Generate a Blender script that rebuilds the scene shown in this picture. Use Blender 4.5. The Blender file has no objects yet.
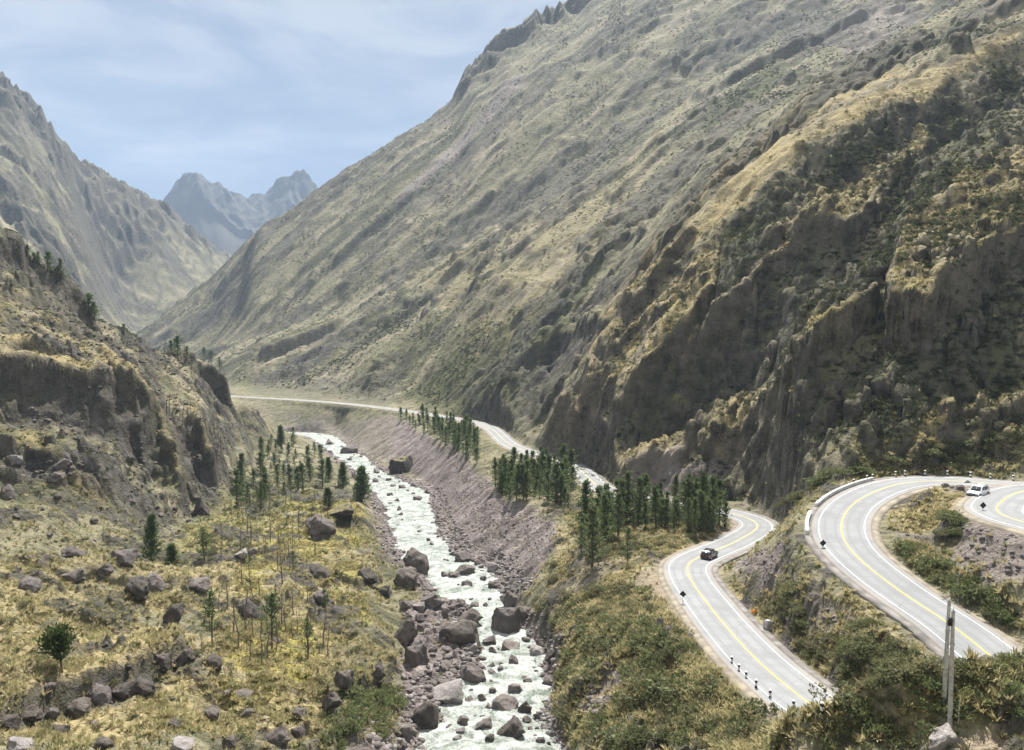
import bpy, math, random
import numpy as np
from mathutils import Vector, Matrix, geometry

rng = np.random.default_rng(7)
random.seed(7)
sc = bpy.context.scene
COL = sc.collection
PI = math.pi
R = math.radians

# ------------------------------------------------------------------ camera
F_PX, CX, CY, W_PX, H_PX = 768.0, 512.0, 375.0, 1024, 750
PITCH = math.atan(55.0 / 768.0)
CP, SP = math.cos(PITCH), math.sin(PITCH)
cam_d = bpy.data.cameras.new('camera')
cam_d.sensor_width = 36.0
cam_d.lens = F_PX / W_PX * 36.0
cam_d.clip_start = 0.5
cam_d.clip_end = 30000.0
cam = bpy.data.objects.new('camera', cam_d)
cam.location = (0, 0, 0)
cam.rotation_euler = (PI / 2 - PITCH, 0, 0)
COL.objects.link(cam)
sc.camera = cam


def ray(px, py):
    u = (px - CX) / F_PX
    v = (CY - py) / F_PX
    return (u, CP + v * SP, -SP + v * CP)


def at_depth(px, py, y):
    d = ray(px, py)
    k = y / d[1]
    return (d[0] * k, y, d[2] * k)


def at_level(px, py, z):
    d = ray(px, py)
    k = z / d[2]
    return (d[0] * k, d[1] * k, z)


def project(x, y, z):
    zc = y * CP - z * SP
    yc = y * SP + z * CP
    return CX + F_PX * x / zc, CY - F_PX * yc / zc


# ------------------------------------------------------------------ noise
def _hash(ix, iy, seed):
    h = (ix.astype(np.uint32) * np.uint32(374761393)) ^ (iy.astype(np.uint32) * np.uint32(668265263)) ^ np.uint32((seed * 2246822519) & 0xFFFFFFFF)
    h = (h ^ (h >> np.uint32(13))) * np.uint32(1274126177)
    return h ^ (h >> np.uint32(16))


def pnoise(x, y, seed=0):
    """gradient noise, about -1..1"""
    x = np.asarray(x, np.float64)
    y = np.asarray(y, np.float64)
    fx = np.floor(x)
    fy = np.floor(y)
    ix = fx.astype(np.int64)
    iy = fy.astype(np.int64)
    dx = (x - fx).astype(np.float32)
    dy = (y - fy).astype(np.float32)
    ux = dx * dx * dx * (dx * (dx * 6 - 15) + 10)
    uy = dy * dy * dy * (dy * (dy * 6 - 15) + 10)

    def g(ox, oy):
        a = _hash(ix + ox, iy + oy, seed).astype(np.float32) * np.float32(2 * PI / 4294967296.0)
        return np.cos(a) * (dx - ox) + np.sin(a) * (dy - oy)
    n0 = g(0, 0)
    n0 += ux * (g(1, 0) - n0)
    n1 = g(0, 1)
    n1 += ux * (g(1, 1) - n1)
    return (n0 + uy * (n1 - n0)) * 1.5


def fbm(x, y, lam, octs, seed=0, gain=0.5, ridged=False, cell=None):
    out = np.zeros(np.shape(x), np.float32)
    a = 1.0
    for o in range(octs):
        n = pnoise(x / lam, y / lam, seed + o * 17)
        if ridged:
            n = 1.0 - 2.0 * np.abs(n)
        if cell is not None:
            n = n * np.clip((lam / cell - 2.0) / 2.0, 0, 1)
        out += a * n
        a *= gain
        lam *= 0.5
    return out


def sstep(a, b, x):
    t = np.clip((x - a) / (b - a), 0, 1)
    return t * t * (3 - 2 * t)


# ------------------------------------------------------------------ road, river courses
ROAD_MAIN = [  # px, py, z : centre line of the highway, far to near, then up the loop
    (120, 388, -78), (190, 393, -73), (247, 397, -68), (300, 400, -66), (350, 404, -64), (393, 409, -62), (440, 416, -60), (482, 424, -58),
    (515, 447, -54.5), (573, 466, -52), (602, 488, -50), (640, 499, -48.3), (704, 508, -46.5), (742, 516, -45.8),
    (758, 525, -45.2), (737, 541, -44.6), (706, 554, -43.9), (689, 563, -43.2), (688, 574, -42.6), (711, 608, -41.3), (736, 638, -40.2),
    (761, 664, -39.2), (802, 698, -37.7), (822, 712, -37.0)]
ROAD_LOOP = [(990, 656, -34.0), (956, 628, -33.4), (930, 611, -32.9), (898, 590, -32.3), (876, 573, -31.8), (859, 559, -31.4),
             (846, 544, -30.9), (841, 529, -30.4), (844, 515, -30.0), (855, 502.5, -29.5), (872, 492.7, -29.1), (887, 487, -28.8),
             (909, 482, -28.5), (953, 480.6, -28.0), (997, 484, -27.5), (1024, 486, -27.2), (1075, 490, -27.0), (1140, 497, -26.6)]
ROAD_TOP = [(1120, 489.5, -27.2), (1040, 489.5, -27.2), (1015, 494, -27.2), (1003, 501, -27.2), (997, 507, -27.1), (996, 510, -27.05), (1000, 514.5, -26.95), (1012, 519.5, -26.8),
            (1030, 524.5, -26.5), (1080, 536, -25.8), (1150, 548, -25.0)]


def catmull(pts, step):
    P = np.array(pts, float)
    P = np.vstack([2 * P[0] - P[1], P, 2 * P[-1] - P[-2]])
    out = []
    for i in range(1, len(P) - 2):
        p0, p1, p2, p3 = P[i - 1:i + 3]
        d = np.linalg.norm(p2 - p1)
        a0, a1, a2 = [max(np.linalg.norm(q) ** 0.5, 1e-6) for q in (p1 - p0, p2 - p1, p3 - p2)]
        m1 = (p2 - p1) + a1 * ((p1 - p0) / a0 - (p2 - p0) / (a0 + a1))
        m2 = (p2 - p1) + a1 * ((p3 - p2) / a2 - (p3 - p1) / (a1 + a2))
        n = max(2, int(d / step))
        for t in np.linspace(0, 1, n, endpoint=False):
            t2, t3 = t * t, t * t * t
            out.append((2 * t3 - 3 * t2 + 1) * p1 + (t3 - 2 * t2 + t) * m1 + (-2 * t3 + 3 * t2) * p2 + (t3 - t2) * m2)
    out.append(P[-2])
    return np.array(out)


def even(pts, step):
    s = np.r_[0, np.cumsum(np.linalg.norm(np.diff(pts, axis=0), axis=1))]
    n = max(2, int(s[-1] / step))
    t = np.linspace(0, s[-1], n)
    return np.stack([np.interp(t, s, pts[:, k]) for k in range(pts.shape[1])], 1)


def smooth_path(P, n):
    for _ in range(n):
        Q = P.copy()
        Q[1:-1] = 0.25 * P[:-2] + 0.5 * P[1:-1] + 0.25 * P[2:]
        P = Q
    return P


main_pts = [at_level(*p) for p in ROAD_MAIN]
bend = [(34.0, 67.6, -36.4), (39.5, 65.2, -35.9), (45.0, 66.6, -35.2), (48.6, 71.6, -34.6)]   # the bend hidden by the near hill
loop_pts = [at_level(*p) for p in ROAD_LOOP]
road_c = smooth_path(even(catmull(main_pts + bend + loop_pts, 1.0), 1.2), 6)
top_c = smooth_path(even(catmull([at_level(*p) for p in ROAD_TOP], 0.7), 0.8), 6)


def normals2(P):
    t = np.gradient(P[:, :2], axis=0)
    t /= np.linalg.norm(t, axis=1)[:, None] + 1e-9
    return np.stack([t[:, 1], -t[:, 0]], 1)      # to the right of travel


RIVER = [  # px centre, py, half width px, z
    (470, 900, 150, -48.5), (480, 820, 100, -51.2), (488, 750, 66, -53.6), (488, 720, 57, -54.7), (490, 700, 50, -55.5), (508, 680, 40, -56.4), (512, 660, 34, -57.4),
    (504, 640, 25, -58.5), (499, 620, 18, -59.5), (488, 605, 20, -60.4), (468, 590, 29, -61.3), (458, 575, 34, -62.4), (434, 560, 27, -63.9),
    (422, 545, 23, -65.4), (415, 530, 21, -67.1), (408, 510, 24, -69.7), (402, 495, 25, -72), (384, 482, 17, -74), (368, 471, 11, -76),
    (354, 460, 10, -77.8), (341, 450, 10, -79.6), (330, 441, 10, -82), (318, 435, 9, -84), (290, 433, 9, -86), (262, 434, 9, -87), (230, 436, 9, -88)]
riv = []
for cx, py, hw, z in RIVER:
    a = at_level(cx - hw, py, z)
    b = at_level(cx + hw, py, z)
    riv.append(((a[0] + b[0]) / 2, (a[1] + b[1]) / 2, z, (b[0] - a[0]) / 2 * 0.88))
riv_c = even(catmull(riv, 1.5), 1.5)

# ------------------------------------------------------------------ survey lines of the terrain (px, py, depth)
LINES = []


def LY(*pts, n=14.0):
    LINES.append(([at_depth(*p) for p in pts], n))


def LZ(*pts, n=14.0):
    LINES.append(([at_level(*p) for p in pts], n))


# left bank of the river: toe and top of the bank, then the terrace
LZ((415, 860, -49), (412, 800, -51), (410, 755, -52.8), (405, 720, -54), (402, 690, -55.2), (408, 660, -57), (402, 640, -58), (398, 610, -59.6), (395, 585, -61.2), (398, 566, -63),
   (390, 548, -65), (380, 528, -67), (372, 508, -69.7), (352, 486, -73.2), (338, 468, -76.2), (325, 455, -78.7), (313, 445, -81.5))
LZ((380, 860, -44.5), (378, 800, -46.7), (375, 760, -48.5), (362, 720, -49.5), (352, 690, -50.5), (348, 665, -51.8), (368, 640, -53.5), (370, 610, -55), (367, 585, -57), (372, 562, -59),
   (366, 540, -60.7), (362, 520, -62.7), (358, 503, -65), (338, 486, -68.5), (316, 470, -71), (298, 455, -73), (283, 445, -75))
LZ((-250, 860, -30), (-100, 850, -33), (0, 850, -34), (130, 850, -37), (270, 850, -41))
LZ((-250, 750, -31), (-120, 750, -34), (0, 750, -36.2), (60, 750, -37.6), (130, 750, -39.5), (200, 750, -41.8), (270, 750, -44.5), (330, 750, -47))
LY((-60, 752, 63.5), (0, 742, 66), (60, 722, 75), (130, 700, 82), (190, 668, 97))
LY((-60, 724, 65.0), (0, 715, 67.8), (60, 690, 77.6), (120, 673, 84.4), (182, 642, 99.6))
LZ((-250, 700, -31), (-120, 680, -34.5), (0, 680, -36.3), (220, 700, -44.5), (290, 700, -47.5))
LZ((-120, 650, -35), (0, 650, -38), (80, 650, -41.5), (160, 630, -45), (250, 650, -47.5), (320, 650, -50.5))
LZ((-250, 600, -33), (-120, 600, -37), (0, 600, -41), (80, 600, -44.5), (160, 600, -47.5), (250, 600, -51), (320, 600, -54))
LZ((-120, 560, -40), (0, 560, -44.5), (80, 560, -48.5), (160, 560, -52.5), (250, 560, -55.5), (315, 560, -58))
LZ((170, 530, -56), (240, 530, -58.5), (315, 530, -61))
LZ((220, 505, -59.5), (280, 505, -63), (330, 505, -65.5))
LZ((240, 480, -64), (295, 480, -67.5))
LZ((255, 455, -69), (280, 455, -72))
# left hill
LY((-250, 470, 130), (-80, 490, 150), (0, 500, 165), (60, 512, 170), (110, 525, 181), (150, 537, 190), (200, 515, 222), (230, 500, 250))
LY((30, 488, 176), (62, 466, 185), (92, 464, 189), (108, 473, 191), (124, 503, 192))
LY((-250, 395, 150), (-80, 412, 182), (0, 421, 198), (50, 431, 204), (110, 445, 213), (150, 473, 222), n=7)
LY((-250, 345, 160), (-80, 365, 187), (0, 371, 205), (40, 375, 211), (90, 380, 220), (135, 391, 229), (156, 412, 236), n=7)
LY((156, 412, 238), (172, 452, 230), (187, 492, 229), n=5)
LY((166, 416, 252), (180, 448, 248), (196, 488, 244), n=5)
LY((158, 409, 262), (190, 408, 266), (206, 442, 254), (224, 484, 252), n=5)
LY((196, 410, 286), (212, 444, 276), (227, 476, 268), n=5)
LY((203, 408, 296), (216, 436, 288), (231, 472, 278), n=5)
LY((-250, 250, 185), (-80, 300, 215), (0, 315, 245), (50, 330, 262), (100, 348, 275), (140, 367, 290), (180, 386, 312), (198, 398, 326))
LY((-60, 250, 262), (0, 263, 283), (20, 274, 290), (45, 291, 299), (70, 312, 306), (92, 334, 312), (120, 350, 318), n=6)
LY((-250, 130, 240), (-150, 180, 250), (-60, 208, 270), (0, 228, 288), (18, 233, 293), (26, 252, 298), (33, 262, 301), (45, 266, 304), (58, 271, 308), (70, 280, 312), (80, 288, 315), (86, 304, 317), (95, 320, 320),
   (110, 327, 326), (125, 336, 333), (140, 345, 345), (155, 350, 355), (180, 355, 372), (205, 361, 385), (223, 368, 388), n=5)
LY((158, 364, 330), (190, 380, 352), (206, 386, 370), n=8)
LY((203, 412, 378), (216, 414, 382), (228, 410, 384), (229, 395, 386), n=5)
LY((204, 384, 382), (216, 378, 385), (225, 374, 387), n=5)
LY((227, 380, 391), (229, 408, 396), (231, 411, 412), (229, 413, 440), (224, 415, 500), n=4)
LY((233, 404, 402), (245, 405, 410), (253, 410, 414), (262, 421, 420), (268, 431, 424), n=5)
LY((234, 428, 395), (250, 432, 402), (266, 438, 412), n=6)
LZ((160, 358, -20), (190, 362, -27), (220, 371, -32), n=8)
for k, dz in ((1.12, -14), (1.4, -45)):
    pts = []
    for px, py, y in ((-250, 130, 240), (-60, 208, 270), (0, 228, 290), (45, 268, 305), (95, 318, 322), (155, 350, 355)):
        a = at_depth(px, py, y)
        pts.append((a[0] * k, a[1] * k, a[2] + dz if k < 1.2 else min(-55, a[2] + dz)))
    LINES.append((pts, 20))
LY((-250, 420, 700), (-80, 395, 760), (60, 390, 700), (150, 388, 640), (200, 392, 600), n=30)
LY((235, 412, 470), (260, 419, 470), (278, 428, 470), n=8)
# right bank
LZ((575, 800, -51), (565, 755, -53.2), (555, 720, -54.5), (550, 690, -56), (548, 660, -57.3), (533, 640, -58.4), (519, 615, -59.7), (511, 600, -60.4), (505, 585, -61.5), (500, 570, -62.6),
   (480, 555, -64.3), (455, 545, -65.5), (445, 525, -67.7), (440, 505, -70.3), (437, 490, -72.3), (415, 478, -74.5), (395, 468, -76.3), (375, 458, -78), (358, 446, -80), (345, 437, -82.5), (330, 428, -85))
LZ((372, 412, -65), (395, 415, -64), (415, 430, -62.5), (434, 441, -61), (463, 454, -58.5), (480, 470, -57), (490, 485, -56), (504, 498, -54.7), (532, 504, -53), (557, 518, -51.3), (559, 536, -49.7), n=6)
LZ((560, 560, -50.5), (545, 575, -52.5), (530, 590, -56), n=8)
LZ((590, 560, -46.6), (620, 560, -45), (600, 580, -46.7), (640, 600, -43.7), (570, 600, -50.5), (550, 610, -53.5))
LZ((650, 640, -42.2), (590, 640, -48), (555, 640, -53), n=10)
LZ((700, 700, -39.8), (640, 690, -43.7), (590, 690, -49), (563, 690, -53))
LZ((780, 742, -37.2), (720, 745, -40.3), (640, 740, -44.3), (585, 745, -49.6))
LZ((780, 800, -36), (640, 800, -43), (600, 800, -47))
LZ((600, 505, -50), (640, 520, -48), (680, 530, -46.2), (560, 485, -53))
LZ((620, 540, -46.5), (660, 545, -45.2))
# near hill on the right with the poles
LY((780, 731, 60), (820, 714, 56.5), (850, 697, 55.5), (890, 681, 55), (930, 668, 55), (985, 658, 55), (1024, 651, 55.5), (1100, 640, 56.5), (1290, 620, 59), n=6)
LY((940, 712, 53), (980, 700, 52.5), (1024, 697, 52), (1290, 690, 50))
LY((800, 752, 55), (870, 750, 53), (950, 750, 50.5), (1024, 750, 48.5), (1290, 740, 47))
LY((780, 840, 48), (900, 850, 44), (1024, 850, 41), (1290, 850, 38))
# hump inside the loop, slope between the two roads
LY((885, 505, 121), (905, 494, 125), (930, 486, 126), (955, 487, 124), (970, 496, 119), n=6)
LY((900, 520, 116), (940, 512, 116), (965, 516, 113), n=6)
LY((1024, 560, 92), (980, 545, 100), (930, 545, 105), (895, 545, 104), n=6)
LY((1024, 610, 82), (1000, 600, 84), (1100, 620, 80))
LY((1024, 645, 74), (1100, 640, 74), (1290, 620, 76))
LY((790, 508, 162), (812, 495, 148), (830, 487, 141), n=6)
# right spur: toe, cut faces, ribs
LY((845, 480, 139), (880, 473, 143), (930, 468, 144), (980, 468, 140), (1024, 470, 135), (1100, 470, 128), (1290, 480, 118))
LY((620, 490, 226), (660, 497, 212), (700, 500, 203), (750, 506, 189), (775, 508, 178), n=8)
LY((608, 474, 236), (640, 457, 231), (690, 444, 224), (725, 440, 213), (745, 452, 204), n=6)
LY((603, 472, 242), (653, 449, 240), (707, 422, 235), (776, 380, 216), (789, 358, 200), n=6)
LY((640, 449, 240), (690, 420, 242), (720, 412, 238), (750, 395, 228), (775, 370, 222), (790, 345, 219), (815, 318, 217), (835, 300, 218), (860, 290, 215), (880, 262, 228), (925, 195, 254), (966, 150, 275), (1016, 116, 298), (1100, 90, 310), n=6)
LY((600, 430, 262), (640, 402, 252), (675, 370, 249), (700, 340, 247), (735, 322, 241), (760, 300, 243), (785, 278, 243), (801, 262, 240), (828, 240, 238), (861, 242, 240), (885, 212, 256), (930, 170, 285), (980, 128, 318), n=6)
LY((720, 296, 256), (760, 240, 263), (800, 238, 262), (850, 200, 284), (920, 170, 304), (980, 132, 325), (1024, 92, 352), n=10)
LY((775, 440, 190), (785, 390, 186), (791, 360, 184), (801, 336, 190), (811, 319, 195), (835, 311, 192), (861, 306, 186), (871, 297, 188), (888, 258, 200), (908, 228, 212), (922, 206, 222),
   (966, 163, 244), (1016, 139, 262), (1100, 100, 282), (1290, 20, 310), n=5)
LY((796, 366, 179), (815, 362, 177), (830, 350, 174), (850, 332, 176), n=5)
LY((800, 425, 168), (835, 425, 160), (870, 415, 156), (900, 385, 160), (930, 345, 166), (980, 310, 175), (1024, 272, 184), (1100, 230, 190), (1290, 180, 200))
LY((900, 444, 150), (930, 428, 152), (960, 413, 156), (1024, 385, 160), (1100, 360, 160), (1290, 330, 155), n=8)
LY((880, 462, 146), (920, 452, 146), (960, 438, 147), (1024, 415, 149), n=8)
LY((575, 455, 275), (590, 425, 281), (622, 372, 281), (650, 335, 278), n=10)
LY((545, 441, 312), (560, 408, 305), (585, 370, 300), (600, 345, 300), (640, 310, 302), (690, 255, 302), (725, 225, 290), (770, 190, 285), (800, 165, 300), (860, 125, 319), (920, 100, 341), (980, 65, 366),
   (1024, 38, 386), (1100, 0, 430), (1290, -80, 560), n=6)
# big mountain
LY((545, 436, 345), (560, 418, 340), (585, 392, 332), (605, 360, 328), (640, 318, 322), n=8)
LY((530, 430, 372), (555, 380, 430), (600, 300, 480), (660, 220, 560), (740, 140, 640), (840, 75, 740), (1024, -20, 900), (1290, -150, 1100), n=14)
LY((400, 398, 600), (450, 400, 520), (500, 405, 430), n=14)
LY((250, 385, 760), (330, 392, 680), (400, 402, 580), n=14)
LY((200, 352, 1180), (260, 340, 1040), (350, 310, 960), (450, 260, 950), (560, 190, 960), (700, 90, 1050), (850, 0, 1150), (1024, -100, 1300), (1290, -220, 1450), n=18)
LY((140, 338, 1450), (152, 330, 1460), (165, 310, 1480), (180, 298, 1490), (215, 262, 1500), (245, 238, 1510), (260, 226, 1520), (280, 218, 1525), (300, 205, 1530), (330, 182, 1545), (345, 170, 1550),
   (370, 156, 1560), (400, 133, 1575), (425, 122, 1590), (440, 110, 1600), (457, 103, 1610), (463, 82, 1612), (472, 72, 1618), (490, 62, 1630), (500, 50, 1640), (505, 40, 1645), (515, 46, 1650),
   (530, 31, 1660), (550, 19, 1670), (566, 13, 1680), (575, 2, 1690), (620, -30, 1700), (700, -70, 1720), (850, -130, 1750), (1024, -190, 1780), (1290, -260, 1800), n=5)
for dy, f, fl in ((130, 0.8, 0), (520, 0.25, -80)):
    pts = []
    for px, py, y in ((120, 345, 1440), (180, 298, 1490), (260, 226, 1520), (370, 156, 1560), (463, 95, 1612), (575, 10, 1690), (850, -130, 1750), (1290, -260, 1800)):
        a = at_depth(px, py, y)
        pts.append((a[0] * (y + dy) / y, y + dy, a[2] * f + fl * 0.5))
    LINES.append((pts, 30))
# valley floor beyond the left hill
for pts in ([(-250, 900), (0, 1000), (60, 1120), (100, 1250), (150, 1600), (213, 2050), (300, 2450), (500, 2700)],
            [(120, 1100), (160, 1250), (215, 1300)], [(30, 800), (130, 850), (200, 900)]):
    q = []
    for px, y in pts:
        a = at_depth(px, 375, y)
        q.append((a[0], y, -80.0))
    LINES.append((q, 30))
# far left mountain
LY((-250, 60, 1600), (-100, 66, 1800), (0, 80, 1920), (40, 108, 2000), (80, 142, 2110), (113, 161, 2220), (150, 191, 2400), (180, 217, 2560), (213, 246, 2800), (240, 264, 2900), n=6)
for px, py, y in ((-250, 60, 1600), (-100, 60, 1800), (0, 78, 1920), (60, 124, 2050), (113, 156, 2220), (160, 206, 2460), (213, 245, 2800)):
    a = at_depth(px, py, y)
    LINES.append(([(a[0] * 1.2, y * 1.2, a[2] * 0.55), (a[0] * 1.5, y * 1.5, 20)], 1000))
# far peaks
LY((60, 250, 4700), (120, 222, 4800), (150, 214, 4850), (165, 201, 4900), (176, 187, 4900), (190, 181, 4900), (198, 177, 4900), (206, 181, 4900), (212, 189, 4900), (222, 189, 4920), (230, 196, 4940), (236, 203, 4960), (240, 199, 5000), (247, 204, 5050), (258, 198, 5150), (272, 195, 5200),
   (279, 186, 5200), (288, 184, 5200), (300, 182, 5200), (305, 182, 5200), (313, 190, 5200), (325, 205, 5200), (400, 225, 5200), (600, 225, 5200), (1290, 225, 5200), n=2)
LY((150, 232, 4760), (180, 206, 4760), (198, 196, 4760), (215, 206, 4780), (236, 220, 4830), (270, 212, 5020), (290, 202, 5040), (320, 215, 5060), (420, 235, 5060), n=5)
LY((-250, 300, 3600), (60, 295, 4100), (165, 292, 4250), (230, 292, 4300), (300, 292, 4350), (450, 285, 4300), (1290, 260, 4000), n=20)
LY((-250, 250, 5000), (-100, 250, 5000), n=20)
LY((-250, 240, 6400), (200, 240, 6400), (600, 240, 6400), (1290, 240, 6400), n=30)
# under and beside the camera
for y, z in ((13, -9), (22, -17), (34, -25)):
    q = []
    for px, dz in ((-250, 4), (100, 0), (400, -4), (560, -5), (800, 0), (1290, 3)):
        q.append((at_depth(px, 375, y)[0], y, z + dz * y / 34))
    LINES.append((q, 60))

# ------------------------------------------------------------------ triangulate the survey, sample on a fan-shaped grid
PX0, PX1, DPX = -250.0, 1280.0, 1.6
pxs = np.arange(PX0, PX1 + DPX, DPX)
lny = [math.log(14.0)]
while lny[-1] < math.log(6350.0):
    y = math.exp(lny[-1])
    st = 0.010 if y < 48 else 0.0030 if y < 620 else 0.0037 if y < 1750 else 0.0033 if y < 2900 else 0.012 if y < 4650 else 0.0014 if y < 5300 else 0.02
    lny.append(lny[-1] + st)
lny = np.array(lny)
NR, NC = len(lny), len(pxs)
ROWY = np.exp(lny)
LK = 300.0


def to_uv(x, y, z=None):
    # fan coordinates on level ground: bearing and log distance
    return CX + F_PX * x / y, np.log(y)


site = []
for pts, n in LINES:
    P = np.array(pts, float)
    for a, b in zip(P[:-1], P[1:]):
        ua, ub = to_uv(a[0], a[1]), to_uv(b[0], b[1])
        d = math.hypot(ub[0] - ua[0], (ub[1] - ua[1]) * LK)
        k = max(1, int(d / n))
        for t in range(k):
            site.append(a + (b - a) * t / k)
    site.append(P[-1])
site = np.array(site)


def near_path(xy, path, chunk=60000):
    """distance to, index of and signed side from a sampled path"""
    D = np.empty(len(xy), np.float32)
    I = np.empty(len(xy), np.int32)
    p = path[:, :2].astype(np.float32)
    for s in range(0, len(xy), chunk):
        q = xy[s:s + chunk].astype(np.float32)
        d = (q[:, None, 0] - p[None, :, 0]) ** 2 + (q[:, None, 1] - p[None, :, 1]) ** 2
        i = d.argmin(1)
        I[s:s + chunk] = i
        D[s:s + chunk] = np.sqrt(d[np.arange(len(q)), i])
    return D, I


allroad = np.vstack([road_c, top_c])
d, _ = near_path(site[:, :2], allroad)
site = site[d > 6.5]
rn = normals2(riv_c)
d, i = near_path(site[:, :2], riv_c)
site = site[d > riv_c[i, 3] * 0.9]
ex = []
for path, offs in ((road_c[::4], (-5.2, 0, 5.2)), (top_c[::5], (-5.0, 0, 5.0))):
    nn = normals2(path)
    for o in offs:
        q = path.copy()
        q[:, :2] += nn * o
        ex.append(q)
q = riv_c[::4]
nn = normals2(q)
for o in (-1, 0, 1):
    p = q[:, :3].copy()
    p[:, :2] += nn * o * q[:, 3:4]
    p[:, 2] -= 0.8 if o == 0 else 0.0
    ex.append(p)
site = np.vstack([site] + ex)
u, v = to_uv(site[:, 0], site[:, 1])
key = np.round(np.stack([u / 1.0, v * LK / 1.0], 1)).astype(int)
_, idx = np.unique(key, axis=0, return_index=True)
site, u, v = site[idx], u[idx], v[idx]
cv, _, cf, ov, _, _ = geometry.delaunay_2d_cdt([Vector((float(a), float(b) * LK)) for a, b in zip(u, v)], [], [], 0, 1e-4)
zc = np.array([site[o[0], 2] if o else 0.0 for o in ov])
cuv = np.array([(p[0], p[1]) for p in cv])
Z = np.full((NR, NC), np.nan)
vk = lny * LK
for tri in cf:
    (x0, y0), (x1, y1), (x2, y2) = cuv[list(tri)]
    det = (y1 - y2) * (x0 - x2) + (x2 - x1) * (y0 - y2)
    if abs(det) < 1e-9:
        continue
    c0 = max(0, int(math.ceil((min(x0, x1, x2) - PX0) / DPX)))
    c1 = min(NC - 1, int((max(x0, x1, x2) - PX0) / DPX))
    r0 = np.searchsorted(vk, min(y0, y1, y2))
    r1 = np.searchsorted(vk, max(y0, y1, y2), 'right')
    if c1 < c0 or r1 <= r0:
        continue
    gx = pxs[c0:c1 + 1][None, :]
    gy = vk[r0:r1][:, None]
    l0 = ((y1 - y2) * (gx - x2) + (x2 - x1) * (gy - y2)) / det
    l1 = ((y2 - y0) * (gx - x2) + (x0 - x2) * (gy - y2)) / det
    l2 = 1 - l0 - l1
    m = (l0 >= -1e-6) & (l1 >= -1e-6) & (l2 >= -1e-6)
    zz = l0 * zc[tri[0]] + l1 * zc[tri[1]] + l2 * zc[tri[2]]
    Z[r0:r1, c0:c1 + 1][m] = zz[m]
for _ in range(400):                              # outside the survey: carry on the nearest value
    bad = np.isnan(Z)
    if not bad.any():
        break
    for ax, s in ((1, 1), (1, -1), (0, 1), (0, -1)):
        src = np.roll(Z, s, ax)
        if s == 1:
            src[(slice(0, 1),) if ax == 0 else (slice(None), slice(0, 1))] = np.nan
        else:
            src[(slice(-1, None),) if ax == 0 else (slice(None), slice(-1, None))] = np.nan
        bad = np.isnan(Z)
        Z[bad] = src[bad]
Z = np.nan_to_num(Z, nan=-60.0)


def blur(A, s):
    k = np.exp(-0.5 * (np.arange(-3 * s, 3 * s + 1) / s) ** 2)
    k /= k.sum()
    n = 3 * s
    B = np.pad(A, ((n, n), (0, 0)), 'edge')
    A = sum(k[i] * B[i:i + A.shape[0]] for i in range(len(k)))
    B = np.pad(A, ((0, 0), (n, n)), 'edge')
    return sum(k[i] * B[:, i:i + A.shape[1]] for i in range(len(k)))


GX = (pxs[None, :] - CX) / F_PX * ROWY[:, None]
GY = np.repeat(ROWY[:, None], NC, 1)
mid = sstep(480, 620, GY) * (1 - sstep(1650, 1900, GY))
Zs = blur(Z, 4) * mid + blur(Z, 1) * (1 - mid)
lm = sstep(900, 1100, GY) * (1 - sstep(2950, 3200, GY)) * (1 - sstep(225, 260, pxs))[None, :]
Zs = Zs * (1 - lm) + blur(Z, 12) * lm
Z = Zs
# ------------------------------------------------------------------ regions in plan and terrain relief
VV = np.repeat(lny[:, None], NC, 1)
UU = np.repeat(pxs[None, :], NR, 0)
CELL = np.maximum(np.gradient(lny)[:, None] * GY, DPX / F_PX * GY).astype(np.float32)


def inside(poly_uv, wob=0.0, seed=0):
    """mask of the grid cells inside a plan outline given in bearing / log distance"""
    P = np.array(poly_uv, float)
    c0 = max(0, int((P[:, 0].min() - PX0) / DPX) - 12)
    c1 = min(NC, int((P[:, 0].max() - PX0) / DPX) + 12)
    r0 = max(0, np.searchsorted(lny, P[:, 1].min()) - 12)
    r1 = min(NR, np.searchsorted(lny, P[:, 1].max()) + 12)
    M = np.zeros((NR, NC), np.float32)
    if c1 <= c0 or r1 <= r0:
        return M
    u = UU[r0:r1, c0:c1].copy()
    v = VV[r0:r1, c0:c1].copy()
    if wob:
        sc_ = GY[r0:r1, c0:c1].mean() * 0.03
        n1 = fbm(GX[r0:r1, c0:c1], GY[r0:r1, c0:c1], sc_ * 3, 4, 301 + seed)
        n2 = fbm(GX[r0:r1, c0:c1], GY[r0:r1, c0:c1], sc_ * 3, 4, 401 + seed)
        u += n1 * wob
        v += n2 * wob * 0.004
    ins = np.zeros(u.shape, bool)
    for a, b in zip(P, np.roll(P, -1, 0)):
        cond = (a[1] > v) != (b[1] > v)
        xi = (b[0] - a[0]) * (v - a[1]) / (b[1] - a[1] + 1e-12) + a[0]
        ins ^= cond & (u < xi)
    M[r0:r1, c0:c1] = ins
    return M


def plan(poly):
    return inside([(px, math.log(y)) for px, y in poly])


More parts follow.
